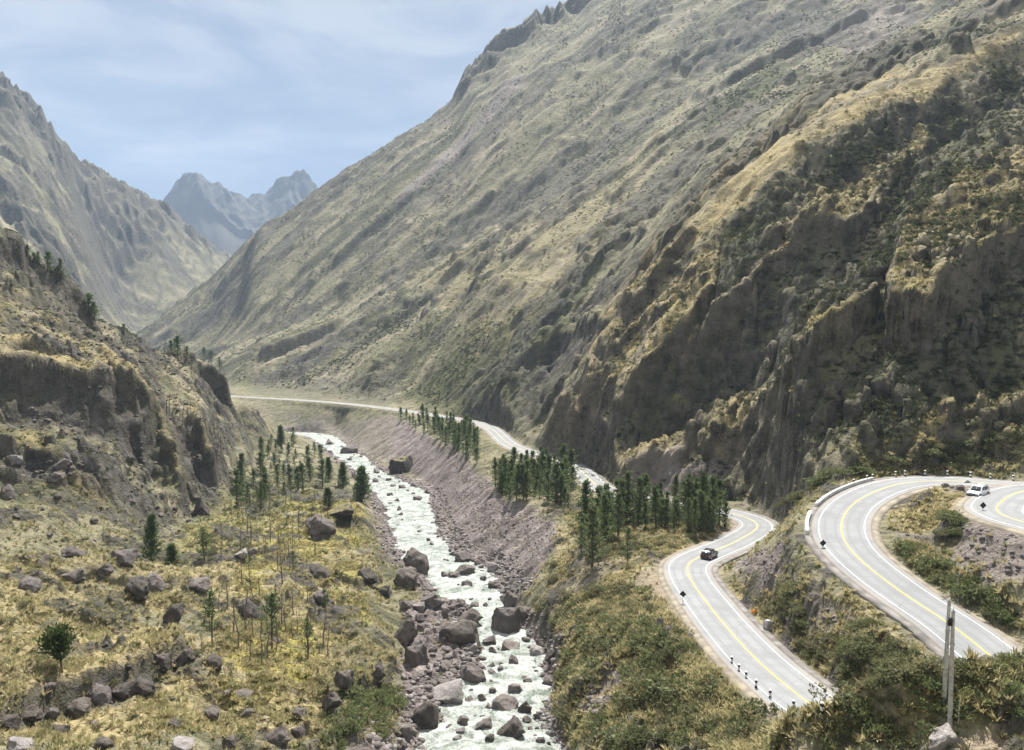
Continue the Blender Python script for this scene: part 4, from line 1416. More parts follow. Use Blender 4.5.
for a in [
    # px, foot, width, height, tone, label
    (460, 648, 43, 26, 'd', 'largest brown boulder on the gravel bank at the neck of the rapids'),
    (468, 624, 30, 13, 'd', 'long flat dark slab just upstream of the largest brown boulder', None, .8),
    (505, 634, 33, 28, 'm', 'big grey cube-like boulder on the road side of the narrow rapids'),
    (511, 608, 21, 18, 'm', 'mauve boulder with grass on top above the big grey riverside boulder'),
    (489, 648, 15, 11, 'm', 'small rounded boulder splitting the water below the neck of the rapids'),
    (415, 572, 30, 22, 'd', 'dark ragged boulder jutting from the grassy bank into the upper rapids'),
    (404, 588, 26, 20, 'd', 'dark boulder beneath the ragged one, where the bank meets white water'),
    (464, 578, 24, 10, 'm', 'low grey boulder in midstream of the upper rapids'),
    (464, 564, 20, 11, 'm', 'grey boulder at the foot of the mauve scarp, touching the rapids'),
    (454, 582, 13, 7, 'm', 'small dark stone beside the low midstream boulder'),
    (445, 578, 11, 6, 'm', 'flat stone at the bank-side edge of the upper rapids'),
    (467, 590, 13, 6, 'm', 'flat wet stone in the middle of the white water'),
    (431, 608, 25, 14, 'm', 'broad mauve boulder at the head of the gravel bank'),
    (418, 610, 15, 9, 'l', 'pale small boulder beside the broad mauve one on the gravel head'),
    (483, 583, 8, 5, 'm', 'little stone breaking the foam under the scarp foot'),
    (494, 571, 15, 8, 'l', 'pale stone with foam around it at the scarp foot'),
    (486, 610, 7, 4, 'd', 'black wet stone poking out of foam above the big grey boulder'),
    (472, 605, 6, 3, 'd', 'tiny black stone alone in the smooth white water'),
    (526, 620, 17, 13, 'd', 'dark boulder tucked behind the big grey riverside boulder'),
    (403, 645, 28, 32, 'd', 'tall dark rock face where grassy bank drops to the gravel bank', None, .7),
    (414, 667, 27, 22, 'm', 'round mauve boulder at the bank edge of the wide gravel'),
    (472, 686, 28, 20, 'm', 'mauve pointed boulder at the water edge below the gravel bank'),
    (444, 704, 42, 21, 'l', 'widest pale lumpy boulder where the gravel bank ends in the river'),
    (424, 732, 33, 30, 'd', 'steep dark brown boulder leaning over the lowest rapids'),
    (404, 740, 22, 16, 'm', 'grey boulder wedged behind the steep brown one'),
    (462, 728, 15, 9, 'm', 'small reddish stone standing in the lowest rapids'),
    (483, 737, 19, 10, 'm', 'wet grey stone in the lowest rapids next to the dark brown one'),
    (490, 745, 11, 8, 'd', 'black stone squeezed between two boulders of the lowest rapids'),
    (511, 744, 29, 20, 'd', 'dark brown boulder on the road side of the lowest rapids'),
    (505, 712, 31, 11, 'm', 'long low stone in the green pool of the river'),
    (525, 720, 17, 13, 'd', 'pointed dark stone at the shrub side of the green pool'),
    (511, 654, 21, 8, 'm', 'flat grey stone where rapids widen into the pool'),
    (537, 660, 17, 11, 'l', 'pale leaning slab on the cobble shore by the pool'),
    (549, 687, 15, 10, 'm', 'grey stone on the cobble shore beneath the olive shrubs'),
    (540, 702, 9, 6, 'd', 'small black stone at the shore beneath the olive shrubs'),
    (473, 651, 9, 8, 'l', 'pale small stone at the foot of the largest brown boulder'),
    (348, 455, 19, 9, 'm', 'big smooth boulder far upstream between the white chutes'),
    (330, 446, 12, 6, 'l', 'pale flat boulder at the farthest visible bend of the river'),
    (400, 474, 28, 18, 'g', 'green topped rock outcrop at the foot of the scarp by the bend'),
    (318, 534, 31, 20, 'm', 'big mauve dome boulder in yellow grass near the dense cypress'),
    (336, 517, 34, 12, 'g', 'long grassy rock ledge behind the big mauve dome boulder'),
    (317, 580, 25, 18, 'd', 'dark pyramid boulder alone on bright yellow grass'),
    (318, 602, 19, 13, 'm', 'mauve boulder below the dark pyramid boulder'),
    (246, 620, 27, 24, 'd', 'dark overhanging boulder beside the bare saplings'),
    (366, 583, 22, 17, 'd', 'dark boulder on the bank crest above the upper rapids'),
    (381, 594, 18, 12, 'g', 'grass capped boulder on the bank crest'),
    (374, 682, 22, 24, 'd', 'black jagged rock on the bank crest above the wide gravel'),
    (342, 688, 22, 22, 'd', 'black jagged rock between grass and bank shrubs'),
    (329, 709, 24, 19, 'd', 'dark hollow rock at the edge of the straw meadow'),
    (242, 700, 19, 9, 'm', 'flat grey boulder in straw grass below the yellow meadow'),
    (212, 667, 19, 13, 'd', 'dark rock with a pale foot at the corner of the yellow meadow'),
    (208, 719, 19, 13, 'd', 'dark jagged rock in a broken row below the meadow'),
    (245, 719, 17, 12, 'd', 'twin-peaked dark rock in the broken row below the meadow'),
    (226, 695, 10, 6, 'm', 'low stone between the rock rows of the straw meadow'),
    (298, 720, 15, 14, 'd', 'dark upright rock in tall straw near the bottom'),
    (275, 745, 28, 17, 'd', 'big dark boulder at the lower edge of the straw meadow'),
    (296, 738, 17, 14, 'm', 'mauve boulder leaning on the big dark one at the lower edge'),
    (101, 578, 22, 18, 'd', 'dark split boulder on the ledge left of the dark conifer'),
    (68, 581, 24, 15, 'm', 'grey boulder at the start of the rocky ledge'),
    (26, 590, 24, 14, 'm', 'grey boulder half sunk in dry grass below the hill'),
    (132, 597, 26, 24, 'd', 'tall black-faced boulder in front of the rocky ledge'),
    (151, 590, 22, 20, 'm', 'grey slanted boulder leaning on the black-faced one'),
    (171, 621, 19, 22, 'd', 'upright tooth-shaped rock in straw grass'),
    (196, 592, 22, 16, 'm', 'round grey boulder in front of the olive bushes'),
    (181, 664, 22, 22, 'd', 'black crag at the upper end of the rock wall'),
    (158, 668, 22, 17, 'd', 'dark lump of the rock wall beside its upper end'),
    (140, 694, 28, 22, 'd', 'wide black block in the middle of the rock wall'),
    (117, 699, 28, 22, 'd', 'dark cracked block of the rock wall with straw above'),
    (97, 703, 24, 21, 'm', 'grey-brown block of the rock wall'),
    (73, 720, 28, 23, 'd', 'largest dark block at the bend of the rock wall'),
    (48, 720, 18, 15, 'm', 'mauve stone of the rock wall next to its largest block'),
    (26, 722, 21, 18, 'd', 'black stone near the lower end of the rock wall'),
    (5, 732, 20, 20, 'd', 'last black stone of the rock wall at the picture edge'),
    (16, 752, 34, 14, 'l', 'pale lichen-grey boulder in the lower left corner'),
    (55, 735, 22, 10, 'd', 'flat dark stone below the largest block of the rock wall'),
    (100, 748, 20, 11, 'd', 'dark stone among straw at the bottom below the rock wall'),
    (180, 751, 26, 12, 'l', 'pale spotted boulder at the bottom edge in straw'),
    (46, 690, 15, 9, 'm', 'small grey stone near the lone bushy pine'),
    (172, 728, 15, 8, 'd', 'low black stone in green tufts below the rock wall'),
    (60, 468, 17, 10, 'm', 'mauve boulder resting on the yellow hill mound'),
    (54, 481, 15, 9, 'm', 'mauve boulder at the left foot of the yellow hill mound'),
    (68, 474, 10, 8, 'd', 'small dark boulder leaning beside the mound boulder'),
    (200, 514, 20, 17, 'd', 'dark triangular rock at the foot of the ribbed hillside'),
    (119, 561, 30, 13, 'm', 'long grey slab just left of the dark conifer'),
    (69, 558, 27, 12, 'd', 'long dark slab on the terrace under the hill'),
    (239, 558, 15, 11, 'l', 'pale boulder at the terrace edge beyond the olive bushes'),
    (251, 555, 12, 9, 'm', 'grey boulder beside the pale one at the terrace edge'),
    (14, 464, 15, 10, 'l', 'pale boulder on the hill slope at the picture edge'),
    (4, 498, 15, 14, 'd', 'dark boulder on the hill slope at the picture edge'),
    (946, 749, 32, 20, 'l', 'white topped boulder with dark sides at the foot of the poles', None, .9),
    (961, 490, 9, 5, 'm', 'mauve rock in the rubble beside the white car'),
    (968, 485, 8, 5, 'd', 'dark rock just behind the white car'),
    (947, 487, 9, 4, 'm', 'flat mauve rock at the edge of the grassy hump'),
    (789, 621, 5, 3, 'l', 'small white stone on the slope between the two roads'),
]:
    boulder(*a)


def scatter_rocks(n, area, size, tones, label, group, name='rock', seed=5):
    g = np.random.default_rng(seed)
    P = np.array(area, float)
    made = 0
    for _ in range(n * 30):
        if made >= n:
            break
        px, py = g.uniform(P[:, 0].min(), P[:, 0].max()), g.uniform(P[:, 1].min(), P[:, 1].max())
        ins = False
        for a, b in zip(P, np.roll(P, -1, 0)):
            if (a[1] > py) != (b[1] > py) and px < (b[0] - a[0]) * (py - a[1]) / (b[1] - a[1]) + a[0]:
                ins = not ins
        if not ins:
            continue
        h = hit(px, py)
        if h is None or ground_road(h.x, h.y) < 6:
            continue
        w = size[0] + (size[1] - size[0]) * g.random() ** 2.2
        if any(abs(h.x - q[0]) < (w + q[2]) * .45 and abs(h.y - q[1]) < (w + q[2]) * .8 for q in BOULDER_AT[-400:]):
            continue
        wpx = w * F_PX / h.y
        boulder(px, py, wpx, wpx * g.uniform(.45, .8), tones[int(g.integers(len(tones)))], label, group, g.uniform(.8, 1.2), name)
        made += 1


def ground_road(x, y):
    d = (allroad[:, 0] - x) ** 2 + (allroad[:, 1] - y) ** 2
    return math.sqrt(d.min())


scatter_rocks(46, [(402, 600), (470, 600), (470, 650), (478, 690), (440, 712), (400, 750), (404, 640)], (.8, 3.0), 'mml', 'mauve grey stone lying loose on the gravel bank beside the rapids', 'stones on the gravel bank')
scatter_rocks(34, [(520, 640), (552, 640), (560, 690), (575, 750), (520, 750), (545, 700)], (.7, 2.4), 'mmd', 'grey stone on the cobble shore below the shrub slope', 'stones on the cobble shore', seed=6)
scatter_rocks(40, [(425, 535), (465, 545), (500, 570), (500, 600), (480, 590), (440, 560), (395, 520), (380, 480)], (.8, 2.8), 'mmd', 'grey stone in the upper rapids below the mauve scarp', 'stones in the upper rapids', seed=8)
scatter_rocks(30, [(310, 440), (345, 445), (400, 475), (440, 500), (435, 530), (405, 500), (370, 490)], (1.2, 4.0), 'mml', 'stone in the far river bed near the bend', 'stones in the far river bed', seed=9)
scatter_rocks(22, [(0, 570), (180, 560), (330, 560), (372, 600), (330, 740), (180, 750), (0, 750)], (.5, 1.7), 'ddm', 'dark stone half hidden in the dry grass of the terrace', 'stones in the terrace grass', seed=10)
scatter_rocks(16, [(0, 420), (60, 440), (150, 480), (200, 520), (150, 550), (0, 540)], (.8, 2.2), 'dm', 'stone lying on the slope of the near hill', 'stones on the near hill', seed=12)

scatter_rocks(44, [(448, 590), (495, 590), (520, 640), (550, 690), (540, 750), (440, 750), (470, 690), (490, 650)], (.6, 2.4), 'mml', 'grey stone breaking the white water of the lower rapids', 'stones in the lower rapids', seed=14)
# ------------------------------------------------------------------ trees
def conifer(seed, h, rad, n_br, leaf, base=.1, shape=.85, droop=-.15, per=9, aspect=.35, trunk=.022, wild=.35):
    g = np.random.default_rng(seed)
    Ps, Ds, br = [], [], []
    for i in range(n_br):
        t = base + (1 - base) * (g.random() ** .85) * .98
        L = rad * ((1 - t) ** shape + .05) * g.uniform(1 - wild, 1 + wild * .4)
        a = g.uniform(0, 2 * PI)
        d = np.array([math.cos(a), math.sin(a), droop + g.uniform(-.15, .3) + .5 * t])
        s = np.linspace(.15, 1, per)[:, None] * L
        p = np.array([0, 0, t * h]) + d * s + g.normal(size=(per, 3)) * leaf * .28
        Ps.append(p)
        Ds.append(np.repeat((d + np.array([0, 0, .35]))[None], per, 0) + g.normal(size=(per, 3)) * .55)
        if i % 4 == 0:
            br.append(tube([(0, 0, t * h), tuple(np.array([0, 0, t * h]) + d * L * .8)], [h * .005, h * .002], 3))
    top = np.array([[0, 0, h * f] for f in np.linspace(.86, 1.0, 8)]) + g.normal(size=(8, 3)) * leaf * .15
    Ps.append(top)
    Ds.append(np.repeat(np.array([[0, 0, 1.0]]), 8, 0) + g.normal(size=(8, 3)) * .3)
    P, D = np.concatenate(Ps), np.concatenate(Ds)
    crown = leaf_faces(P, leaf * g.uniform(.7, 1.3, len(P)), aspect, g, D)
    bend_ = g.normal(size=2) * h * .012
    tr = tube([(0, 0, -.5), (bend_[0] * .4, bend_[1] * .4, h * .3), (bend_[0], bend_[1], h * .65), (0, 0, h * .96)], [h * trunk, h * trunk * .8, h * trunk * .5, h * .004], 7)
    tv, tf = join([tr] + br)
    return crown, (tv, tf)


def sapling(seed, h):
    g = np.random.default_rng(seed)
    w = g.normal(size=(2, 2)) * h * .02
    path = [(0, 0, -.4), (w[0, 0], w[0, 1], h * .4), (w[1, 0], w[1, 1], h * .75), (w[1, 0] * 1.2, w[1, 1] * 1.2, h)]
    tr = tube(path, [h * .020, h * .016, h * .011, h * .005], 5)
    tw = []
    for i in range(16):
        t = g.uniform(.3, .97)
        a = g.uniform(0, 2 * PI)
        L = h * g.uniform(.08, .2) * (1.15 - t)
        p0 = np.array([np.interp(t, [0, .4, .75, 1], [0, w[0, 0], w[1, 0], w[1, 0] * 1.2]), np.interp(t, [0, .4, .75, 1], [0, w[0, 1], w[1, 1], w[1, 1] * 1.2]), t * h])
        p1 = p0 + np.array([math.cos(a), math.sin(a), g.uniform(.5, 1.3)]) * L
        tw.append(tube([p0, p1], [h * .008, h * .004], 3))
    P = np.concatenate([np.array([v for v in t_[0]]) for t_ in tw])
    tw_v, tw_f = join(tw)
    return tr, (tw_v, tw_f)


class Proto:
    def __init__(s, name, cat, parts):
        s.name, s.cat = name, cat
        s.parts = []
        for pn, V, Fs, mat, sm in parts:
            me = mesh_from(pn, V, Fs, sm)
            me.materials.append(mat)
            s.parts.append((pn, me))

    def put(s, loc, label, group=None, scale=1.0, rz=0.0, tilt=0.0, name=None, wide=1.0):
        o = thing(name or s.name, label, s.cat, loc, rz, group, (scale * wide, scale * wide, scale))
        o.rotation_euler = (tilt * math.cos(rz * 7), tilt * math.sin(rz * 7), rz)
        for pn, me in s.parts:
            link_mesh(pn, me, None, o)
        return o


def pine_proto(seed, name, *a, mat=None, **k):
    cr, tr = conifer(seed, *a, **k)
    return Proto(name, 'tree', [('trunk', tr[0], tr[1], M_BARK, True), ('crown', cr[0], cr[1], mat or M_PINE, False)])


SLIM = [pine_proto(200 + i, 'pine_tree', 10.0, 3.3, 84, .72, base=.07, shape=.85, droop=.12, wild=.6) for i in range(5)]
DENSE = [pine_proto(230 + i, 'cypress_tree', 10.0, 2.6, 230, .8, base=.02, shape=.62, droop=.25, per=10, wild=.3) for i in range(2)]
THIN = [pine_proto(250 + i, 'pine_tree', 8.0, 1.5, 46, .6, base=.22, shape=.45, droop=.25, per=7, wild=.6, trunk=.014) for i in range(3)]
BUSHY = [pine_proto(270, 'pine_tree', 4.2, 2.0, 150, .55, base=.3, shape=.42, droop=.75, per=9, wild=.35, mat=M_PINE_L, trunk=.03)]
SAPS = []
for i in range(4):
    tr, tw = sapling(290 + i, 5.0)
    SAPS.append(Proto('bare_sapling', 'sapling', [('trunk', tr[0], tr[1], M_TWIG, True), ('crown', tw[0], tw[1], M_TWIG, False)]))


def plant(protos, px, py, hpx, label, group=None, h0=10.0, wide=1.0, name=None):
    h = hit(px, py)
    if h is None:
        return None
    p = random.choice(protos)
    return p.put((h.x, h.y, h.z - .1), label, group, hpx * h.y / F_PX / h0, random.uniform(0, 2 * PI), random.uniform(0, .05), name, wide)


def in_poly(px, py, P):
    ins = False
    for a, b in zip(P, np.roll(P, -1, 0)):
        if (a[1] > py) != (b[1] > py) and px < (b[0] - a[0]) * (py - a[1]) / (b[1] - a[1]) + a[0]:
            ins = not ins
    return ins


def grove(protos, n, area, hm, label, group, h0=10.0, seed=1, gap=2.2, wide=1.0):
    g = np.random.default_rng(seed)
    P = np.array(area, float)
    done = []
    hm = (hm[0] * .6, hm[1] * 1.1)
    for _ in range(n * 60):
        if len(done) >= n:
            break
        px, py = g.uniform(P[:, 0].min(), P[:, 0].max()), g.uniform(P[:, 1].min(), P[:, 1].max())
        if not in_poly(px, py, P):
            continue
        if 572 < px < 607 and py < 522 or 478 < px < 520 and py < 474:
            continue        # openings where the road shows between the trees
        h = hit(px, py)
        if h is None or ground_road(h.x, h.y) < 6.0 or any((h.x - q[0]) ** 2 + (h.y - q[1]) ** 2 < gap ** 2 for q in done):
            continue
        done.append((h.x, h.y))
        p = protos[int(g.integers(len(protos)))]
        p.put((h.x, h.y, h.z - .1), label, group, g.uniform(*hm) / h0, g.uniform(0, 2 * PI), g.uniform(0, .09), None, wide * g.uniform(.8, 1.35))


grove(SLIM, 64, [(398, 419), (430, 421), (478, 434), (506, 452), (512, 466), (478, 470), (440, 442), (410, 428)], (6.5, 10.5), 'slender dark pine in the far strip of plantation along the highway', 'pines of the far roadside strip', seed=31, gap=2.6)
grove(SLIM, 60, [(492, 486), (515, 466), (560, 472), (598, 498), (612, 510), (575, 512), (535, 502), (508, 502)], (7, 10.5), 'slender dark pine in the middle of the plantation on top of the scarp', 'pines on top of the scarp', seed=32, gap=2.1)
grove(SLIM, 64, [(580, 528), (598, 514), (640, 507), (700, 514), (728, 528), (705, 536), (640, 532), (602, 542)], (6, 10.5), 'slender dark pine in the clump behind the sharp road bend', 'pines behind the road bend', seed=33, gap=1.9)
plant(SLIM, 592, 566, 62, 'tallest thin pine at the near end of the roadside clump', wide=1.2)
plant(THIN, 627, 566, 40, 'small open pine beside the tallest thin pine, near the dirt verge', h0=8)
plant(SLIM, 581, 552, 36, 'dark pine at the scarp corner of the roadside clump')
plant(SLIM, 712, 527, 22, 'short pine closest to the inside of the road bend')
# left bank
plant(DENSE, 362, 502, 36, 'largest dense dark cypress on the river bank crest', wide=1.15)
plant(DENSE, 343, 488, 26, 'dense cypress behind the largest one on the bank crest')
plant(DENSE, 329, 481, 24, 'slim dense cypress third along the bank crest', wide=.8)
plant(DENSE, 329, 507, 20, 'low rounded conifer in yellow grass before the cypresses', wide=1.4)
plant(DENSE, 281, 446, 21, 'dark conifer at the far end of the sapling wood')
plant(DENSE, 264, 500, 17, 'short dark conifer in the middle of the sapling wood')
plant(DENSE, 151, 560, 47, 'tall narrow black-green conifer on the terrace', wide=.85)
plant(DENSE, 172, 565, 22, 'low dark round conifer bush beside the tall narrow conifer', wide=1.6)
plant(THIN, 205, 564, 38, 'hazy olive pine with an open crown under the hill', h0=8, wide=1.5)
plant(BUSHY, 62, 672, 41, 'lone bushy green pine with a vase shaped crown in straw grass', h0=4.2, wide=1.0)
plant(THIN, 212, 643, 55, 'tall sparse pine at the upper edge of the yellow meadow', h0=8, wide=1.15)
plant(THIN, 272, 650, 60, 'sparse pine with leaning top behind the yellow meadow', h0=8, wide=1.25)
plant(THIN, 308, 655, 40, 'young sparse pine at the river side of the yellow meadow', h0=8, wide=1.2)
plant(THIN, 293, 568, 18, 'small dark pine on the open yellow terrace', h0=8, wide=1.5)
plant(THIN, 250, 566, 12, 'tiny dark pine near the pale terrace boulder', h0=8, wide=1.5)
plant(THIN, 325, 610, 22, 'small pine beside the mauve boulder on the terrace', h0=8, wide=1.2)
grove(THIN + SLIM, 60, [(232, 506), (243, 470), (268, 436), (320, 452), (346, 482), (330, 492), (292, 494), (262, 512)], (5, 10), 'thin grey-green pine in the sapling wood under the left hill', 'thin pines of the sapling wood', h0=9, seed=41, gap=2.2)
grove(SAPS, 70, [(205, 560), (235, 500), (290, 490), (345, 500), (340, 540), (300, 590), (240, 590)], (3.5, 7), 'bare thin sapling on the grassy terrace below the left hill', 'bare saplings on the terrace', h0=5, seed=42, gap=2.0)
grove(SAPS, 46, [(200, 655), (215, 610), (260, 590), (330, 600), (335, 655), (300, 665), (240, 668)], (2.5, 5.5), 'bare thin sapling around the yellow meadow', 'bare saplings around the meadow', h0=5, seed=43, gap=1.3)
grove(SAPS, 26, [(152, 412), (190, 410), (215, 425), (228, 470), (205, 440), (165, 420)], (4, 8), 'bare grey sapling on the ribbed slope beside the bluff', 'bare saplings on the ribbed slope', h0=5, seed=44, gap=2.0)
grove(SAPS, 22, [(148, 352), (185, 356), (224, 372), (200, 384), (160, 366)], (4, 8), 'bare grey sapling on the shoulder above the bluff', 'bare saplings above the bluff', h0=5, seed=45, gap=2.5)
for px, py, hp, lb in ((61, 279, 20, 'stout dark pine standing on the skyline of the left hill'), (48, 272, 20, 'thin pine next to the stout one on the hill skyline'), (39, 266, 14, 'small pine on the step below the hill summit'),
                       (28, 258, 13, 'small pine close under the hill summit cliff'), (34, 264, 12, 'short pine among three under the hill summit'), (90, 318, 25, 'dark pine at the lower end of the hill skyline crags'),
                       (95, 322, 20, 'slim pine below the skyline crags of the left hill'), (178, 356, 20, 'tall dark pine on the shoulder in front of the far valley'), (171, 355, 15, 'shorter pine beside the tall one on the shoulder'),
                       (204, 361, 14, 'small pine on the rim of the bluff'), (211, 364, 14, 'pine on the rim of the bluff, second from its edge'), (220, 369, 12, 'last pine at the very edge of the bluff'),
                       (187, 358, 12, 'little pine midway along the shoulder'), (124, 336, 12, 'faint pine at the foot of the skyline crags')):
    plant(SLIM, px, py, hp, lb, wide=1.5)

# ------------------------------------------------------------------ shrubs
def shrub_shape(seed, n, leaf, flat=.75):
    g = np.random.default_rng(seed)
    k = 7
    C = np.c_[g.normal(size=(k, 2)) * .42, g.uniform(.15, .6, k)]
    rr = g.uniform(.28, .5, k)
    which = g.integers(k, size=n)
    d = g.normal(size=(n, 3))
    d /= np.linalg.norm(d, axis=1)[:, None]
    P = C[which] + d * (rr[which] * g.uniform(.65, 1.08, n))[:, None]
    P[:, 2] = np.abs(P[:, 2]) * flat
    return leaf_faces(P, leaf * g.uniform(.6, 1.4, n), .55, g, d * .6 + g.normal(size=(n, 3)) * .6, .4)


def stems(seed):
    g = np.random.default_rng(seed)
    ts = []
    for _ in range(6):
        a = g.uniform(0, 2 * PI)
        ts.append(tube([(0, 0, -.15), (math.cos(a) * .25, math.sin(a) * .25, .25), (math.cos(a) * .5, math.sin(a) * .5, .5)], [.025, .018, .008], 3))
    return join(ts)


SHRUB_V = [shrub_shape(400 + i, 420, .17) for i in range(5)]
SHRUB_SMALL = [shrub_shape(420 + i, 90, .30) for i in range(4)]
STEM = [stems(440 + i) for i in range(2)]
SHRUBS = {}
for mk, mat in (('o', M_SHRUB), ('g', M_SHRUB_G)):
    SHRUBS[mk] = [Proto('shrub', 'shrub', [('foliage', v, f, mat, False), ('stem', *STEM[i % 2], M_TWIG, False)]) for i, (v, f) in enumerate(SHRUB_V)]



def amount(A, x, y):
    j = int(round((CX + F_PX * x / y - PX0) / DPX))
    i = int(np.searchsorted(lny, math.log(y)))
    return float(A[min(i, NR - 1), min(max(j, 0), NC - 1)])


CAND = []       # every shrub: x, y, z, size, tone, label, group


def shrub_field(n, area, size, tone, label, group, seed):
    g = np.random.default_rng(seed)
    P = np.array(area, float)
    k = 0
    for _ in range(n * 20):
        if k >= n:
            break
        px, py = g.uniform(P[:, 0].min(), P[:, 0].max()), g.uniform(P[:, 1].min(), P[:, 1].max())
        if not in_poly(px, py, P):
            continue
        h = hit(px, py)
        if h is None or ground_road(h.x, h.y) < 6.3 or water_z(h.x, h.y)[1] < 3 or amount(SCREE, h.x, h.y) > .5:
            continue
        s = size[0] + (size[1] - size[0]) * g.random() ** 1.6
        CAND.append((h.x, h.y, h.z, s, tone, label, group))
        k += 1


shrub_field(170, [(552, 600), (600, 585), (650, 592), (690, 640), (760, 722), (800, 745), (565, 750), (550, 690)], (.9, 3.0), 'o', 'olive shrub on the steep bank between the river and the lower road', 'shrubs on the river bank slope', 51)
shrub_field(60, [(556, 560), (600, 590), (650, 592), (640, 610), (556, 640), (530, 600)], (.8, 2.2), 'g', 'green shrub near the top of the bank below the dirt verge', 'shrubs below the dirt verge', 52)
shrub_field(150, [(745, 590), (800, 585), (870, 625), (940, 670), (880, 684), (830, 706), (800, 680), (760, 640)], (.6, 1.9), 'o', 'olive shrub on the slope between the two levels of road', 'shrubs between the road levels', 53)
shrub_field(105, [(870, 690), (950, 664), (1024, 655), (1024, 715), (975, 715), (900, 748), (800, 748)], (.45, 1.5), 'g', 'dark green shrub on the near hill around the poles', 'shrubs on the near hill', 54)
shrub_field(80, [(888, 545), (930, 550), (1000, 600), (1024, 640), (960, 605), (890, 560)], (.8, 2.3), 'g', 'green shrub above the straight of the upper road', 'shrubs above the upper road', 55)
shrub_field(60, [(945, 515), (975, 520), (970, 535), (940, 535)], (1.0, 2.2), 'g', 'dark shrub below the parking place of the white car', 'shrubs below the parking place', 56)
shrub_field(46, [(330, 750), (330, 690), (400, 690), (405, 750)], (1.2, 3.0), 'g', 'green shrub on the bank above the lowest rapids', 'shrubs above the lowest rapids', 57)
shrub_field(110, [(570, 520), (650, 522), (720, 535), (650, 555), (590, 560)], (.8, 2.0), 'g', 'low green shrub at the feet of the roadside pines', 'shrubs under the roadside pines', 58)
shrub_field(60, [(0, 580), (200, 570), (330, 570), (370, 620), (330, 740), (0, 750)], (.6, 1.5), 'o', 'grey-green shrub in the dry terrace grass', 'shrubs in the terrace grass', 59)
shrub_field(120, [(160, 570), (235, 505), (330, 470), (345, 500), (260, 560)], (.7, 1.8), 'o', 'olive shrub between the saplings on the terrace', 'shrubs between the saplings', 60)
shrub_field(60, [(840, 478), (1024, 462), (1024, 420), (960, 440), (850, 466)], (1, 2.8), 'g', 'green shrub at the foot of the mountain behind the guard posts', 'shrubs behind the guard posts', 61)
shrub_field(60, [(770, 510), (815, 490), (835, 470), (800, 500)], (1, 2.6), 'g', 'dark green shrub in the gully beside the hairpin', 'shrubs in the hairpin gully', 62)
CAND.sort(key=lambda c: -c[3] / c[1])
for k, c in enumerate(CAND[:285]):
    random.choice(SHRUBS[c[4]]).put((c[0], c[1], c[2] - .08), c[5], c[6], c[3] * .8, random.uniform(0, 6.28), .06, None, random.uniform(.9, 1.25))


def blanket(name, rows, shapes, mat, seed, squash=1.0):
    """one mesh of many small plants: ROWS is x, y, z, size"""
    g = np.random.default_rng(seed)
    Vs, Fs, n = [], [], 0
    for k, (v, f) in enumerate(shapes):
        mine = rows[k::len(shapes)]
        if not len(mine):
            continue
        a = g.uniform(0, 2 * PI, len(mine))
        ca, sa = np.cos(a), np.sin(a)
        s = mine[:, 3]
        x = (v[None, :, 0] * ca[:, None] - v[None, :, 1] * sa[:, None]) * s[:, None] + mine[:, 0:1]
        y = (v[None, :, 0] * sa[:, None] + v[None, :, 1] * ca[:, None]) * s[:, None] + mine[:, 1:2]
        z = v[None, :, 2] * s[:, None] * squash + mine[:, 2:3]
        Vs.append(np.stack([x, y, z], 2).reshape(-1, 3))
        Fs.append((f[None] + (np.arange(len(mine)) * len(v))[:, None, None] + n).reshape(-1, f.shape[1]))
        n += len(mine) * len(v)
    me = mesh_from(name, np.concatenate(Vs), [np.concatenate(Fs)])
    o = link_mesh(name, me, mat)
    o['kind'] = 'stuff'
    return o


rest = np.array([(c[0], c[1], c[2] - .08, c[3] * .8) for c in CAND[285:]])
blanket('shrubbery', rest, SHRUB_V[:3], M_SHRUB, 71)


def grid_scatter(n, weight, ymin, ymax, seed, power=1.0):
    """random ground points, denser where WEIGHT is high; even in the ground's own area"""
    g = np.random.default_rng(seed)
    r0, r1 = np.searchsorted(lny, (math.log(ymin), math.log(ymax)))
    c0, c1 = int((-30 - PX0) / DPX), int((1060 - PX0) / DPX)
    w = weight[r0:r1, c0:c1] * (GY[r0:r1, c0:c1] ** power) * np.gradient(ROWY)[r0:r1, None]
    p = np.cumsum(w.ravel().astype(np.float64))
    q = np.searchsorted(p, g.random(n) * p[-1])
    i, j = np.unravel_index(np.minimum(q, w.size - 1), w.shape)
    i, j = i + r0, j + c0
    fi, fj = g.random(n), g.random(n)
    i2, j2 = np.minimum(i + 1, NR - 1), np.minimum(j + 1, NC - 1)

    def lerp(A):
        return (A[i, j] * (1 - fj) + A[i, j2] * fj) * (1 - fi) + (A[i2, j] * (1 - fj) + A[i2, j2] * fj) * fi
    return np.stack([lerp(GX), lerp(GY), lerp(Z)], 1), i, j


# bushes dotted over the high slopes, too many and too far to count
slope_w = np.clip(1 - np.abs(slope - .6) * .8, .15, 1)
tex = sstep(-.05, .5, fbm(GX, GY, 70, 4, 905))
P, i, j = grid_scatter(46000, (MM * (.25 + 1.5 * GREEN) + ML * .10) * slope_w * (.2 + tex), 300, 2700, 81, .15)
g = np.random.default_rng(82)
blanket('shrubbery', np.c_[P - [0, 0, .3], g.uniform(.6, 1.9, len(P)) * (P[:, 1] / 600) ** .4], SHRUB_SMALL, M_BUSH, 83, .8)
P, i, j = grid_scatter(17000, (MS * (.25 + 1.2 * GREEN)) * (.25 + tex), 130, 480, 84, .5)
blanket('shrubbery', np.c_[P - [0, 0, .15], g.uniform(.5, 1.5, len(P))], SHRUB_SMALL, M_BUSH, 85, .8)
P, i, j = grid_scatter(3600, MH * (.3 + tex), 140, 420, 86, .5)
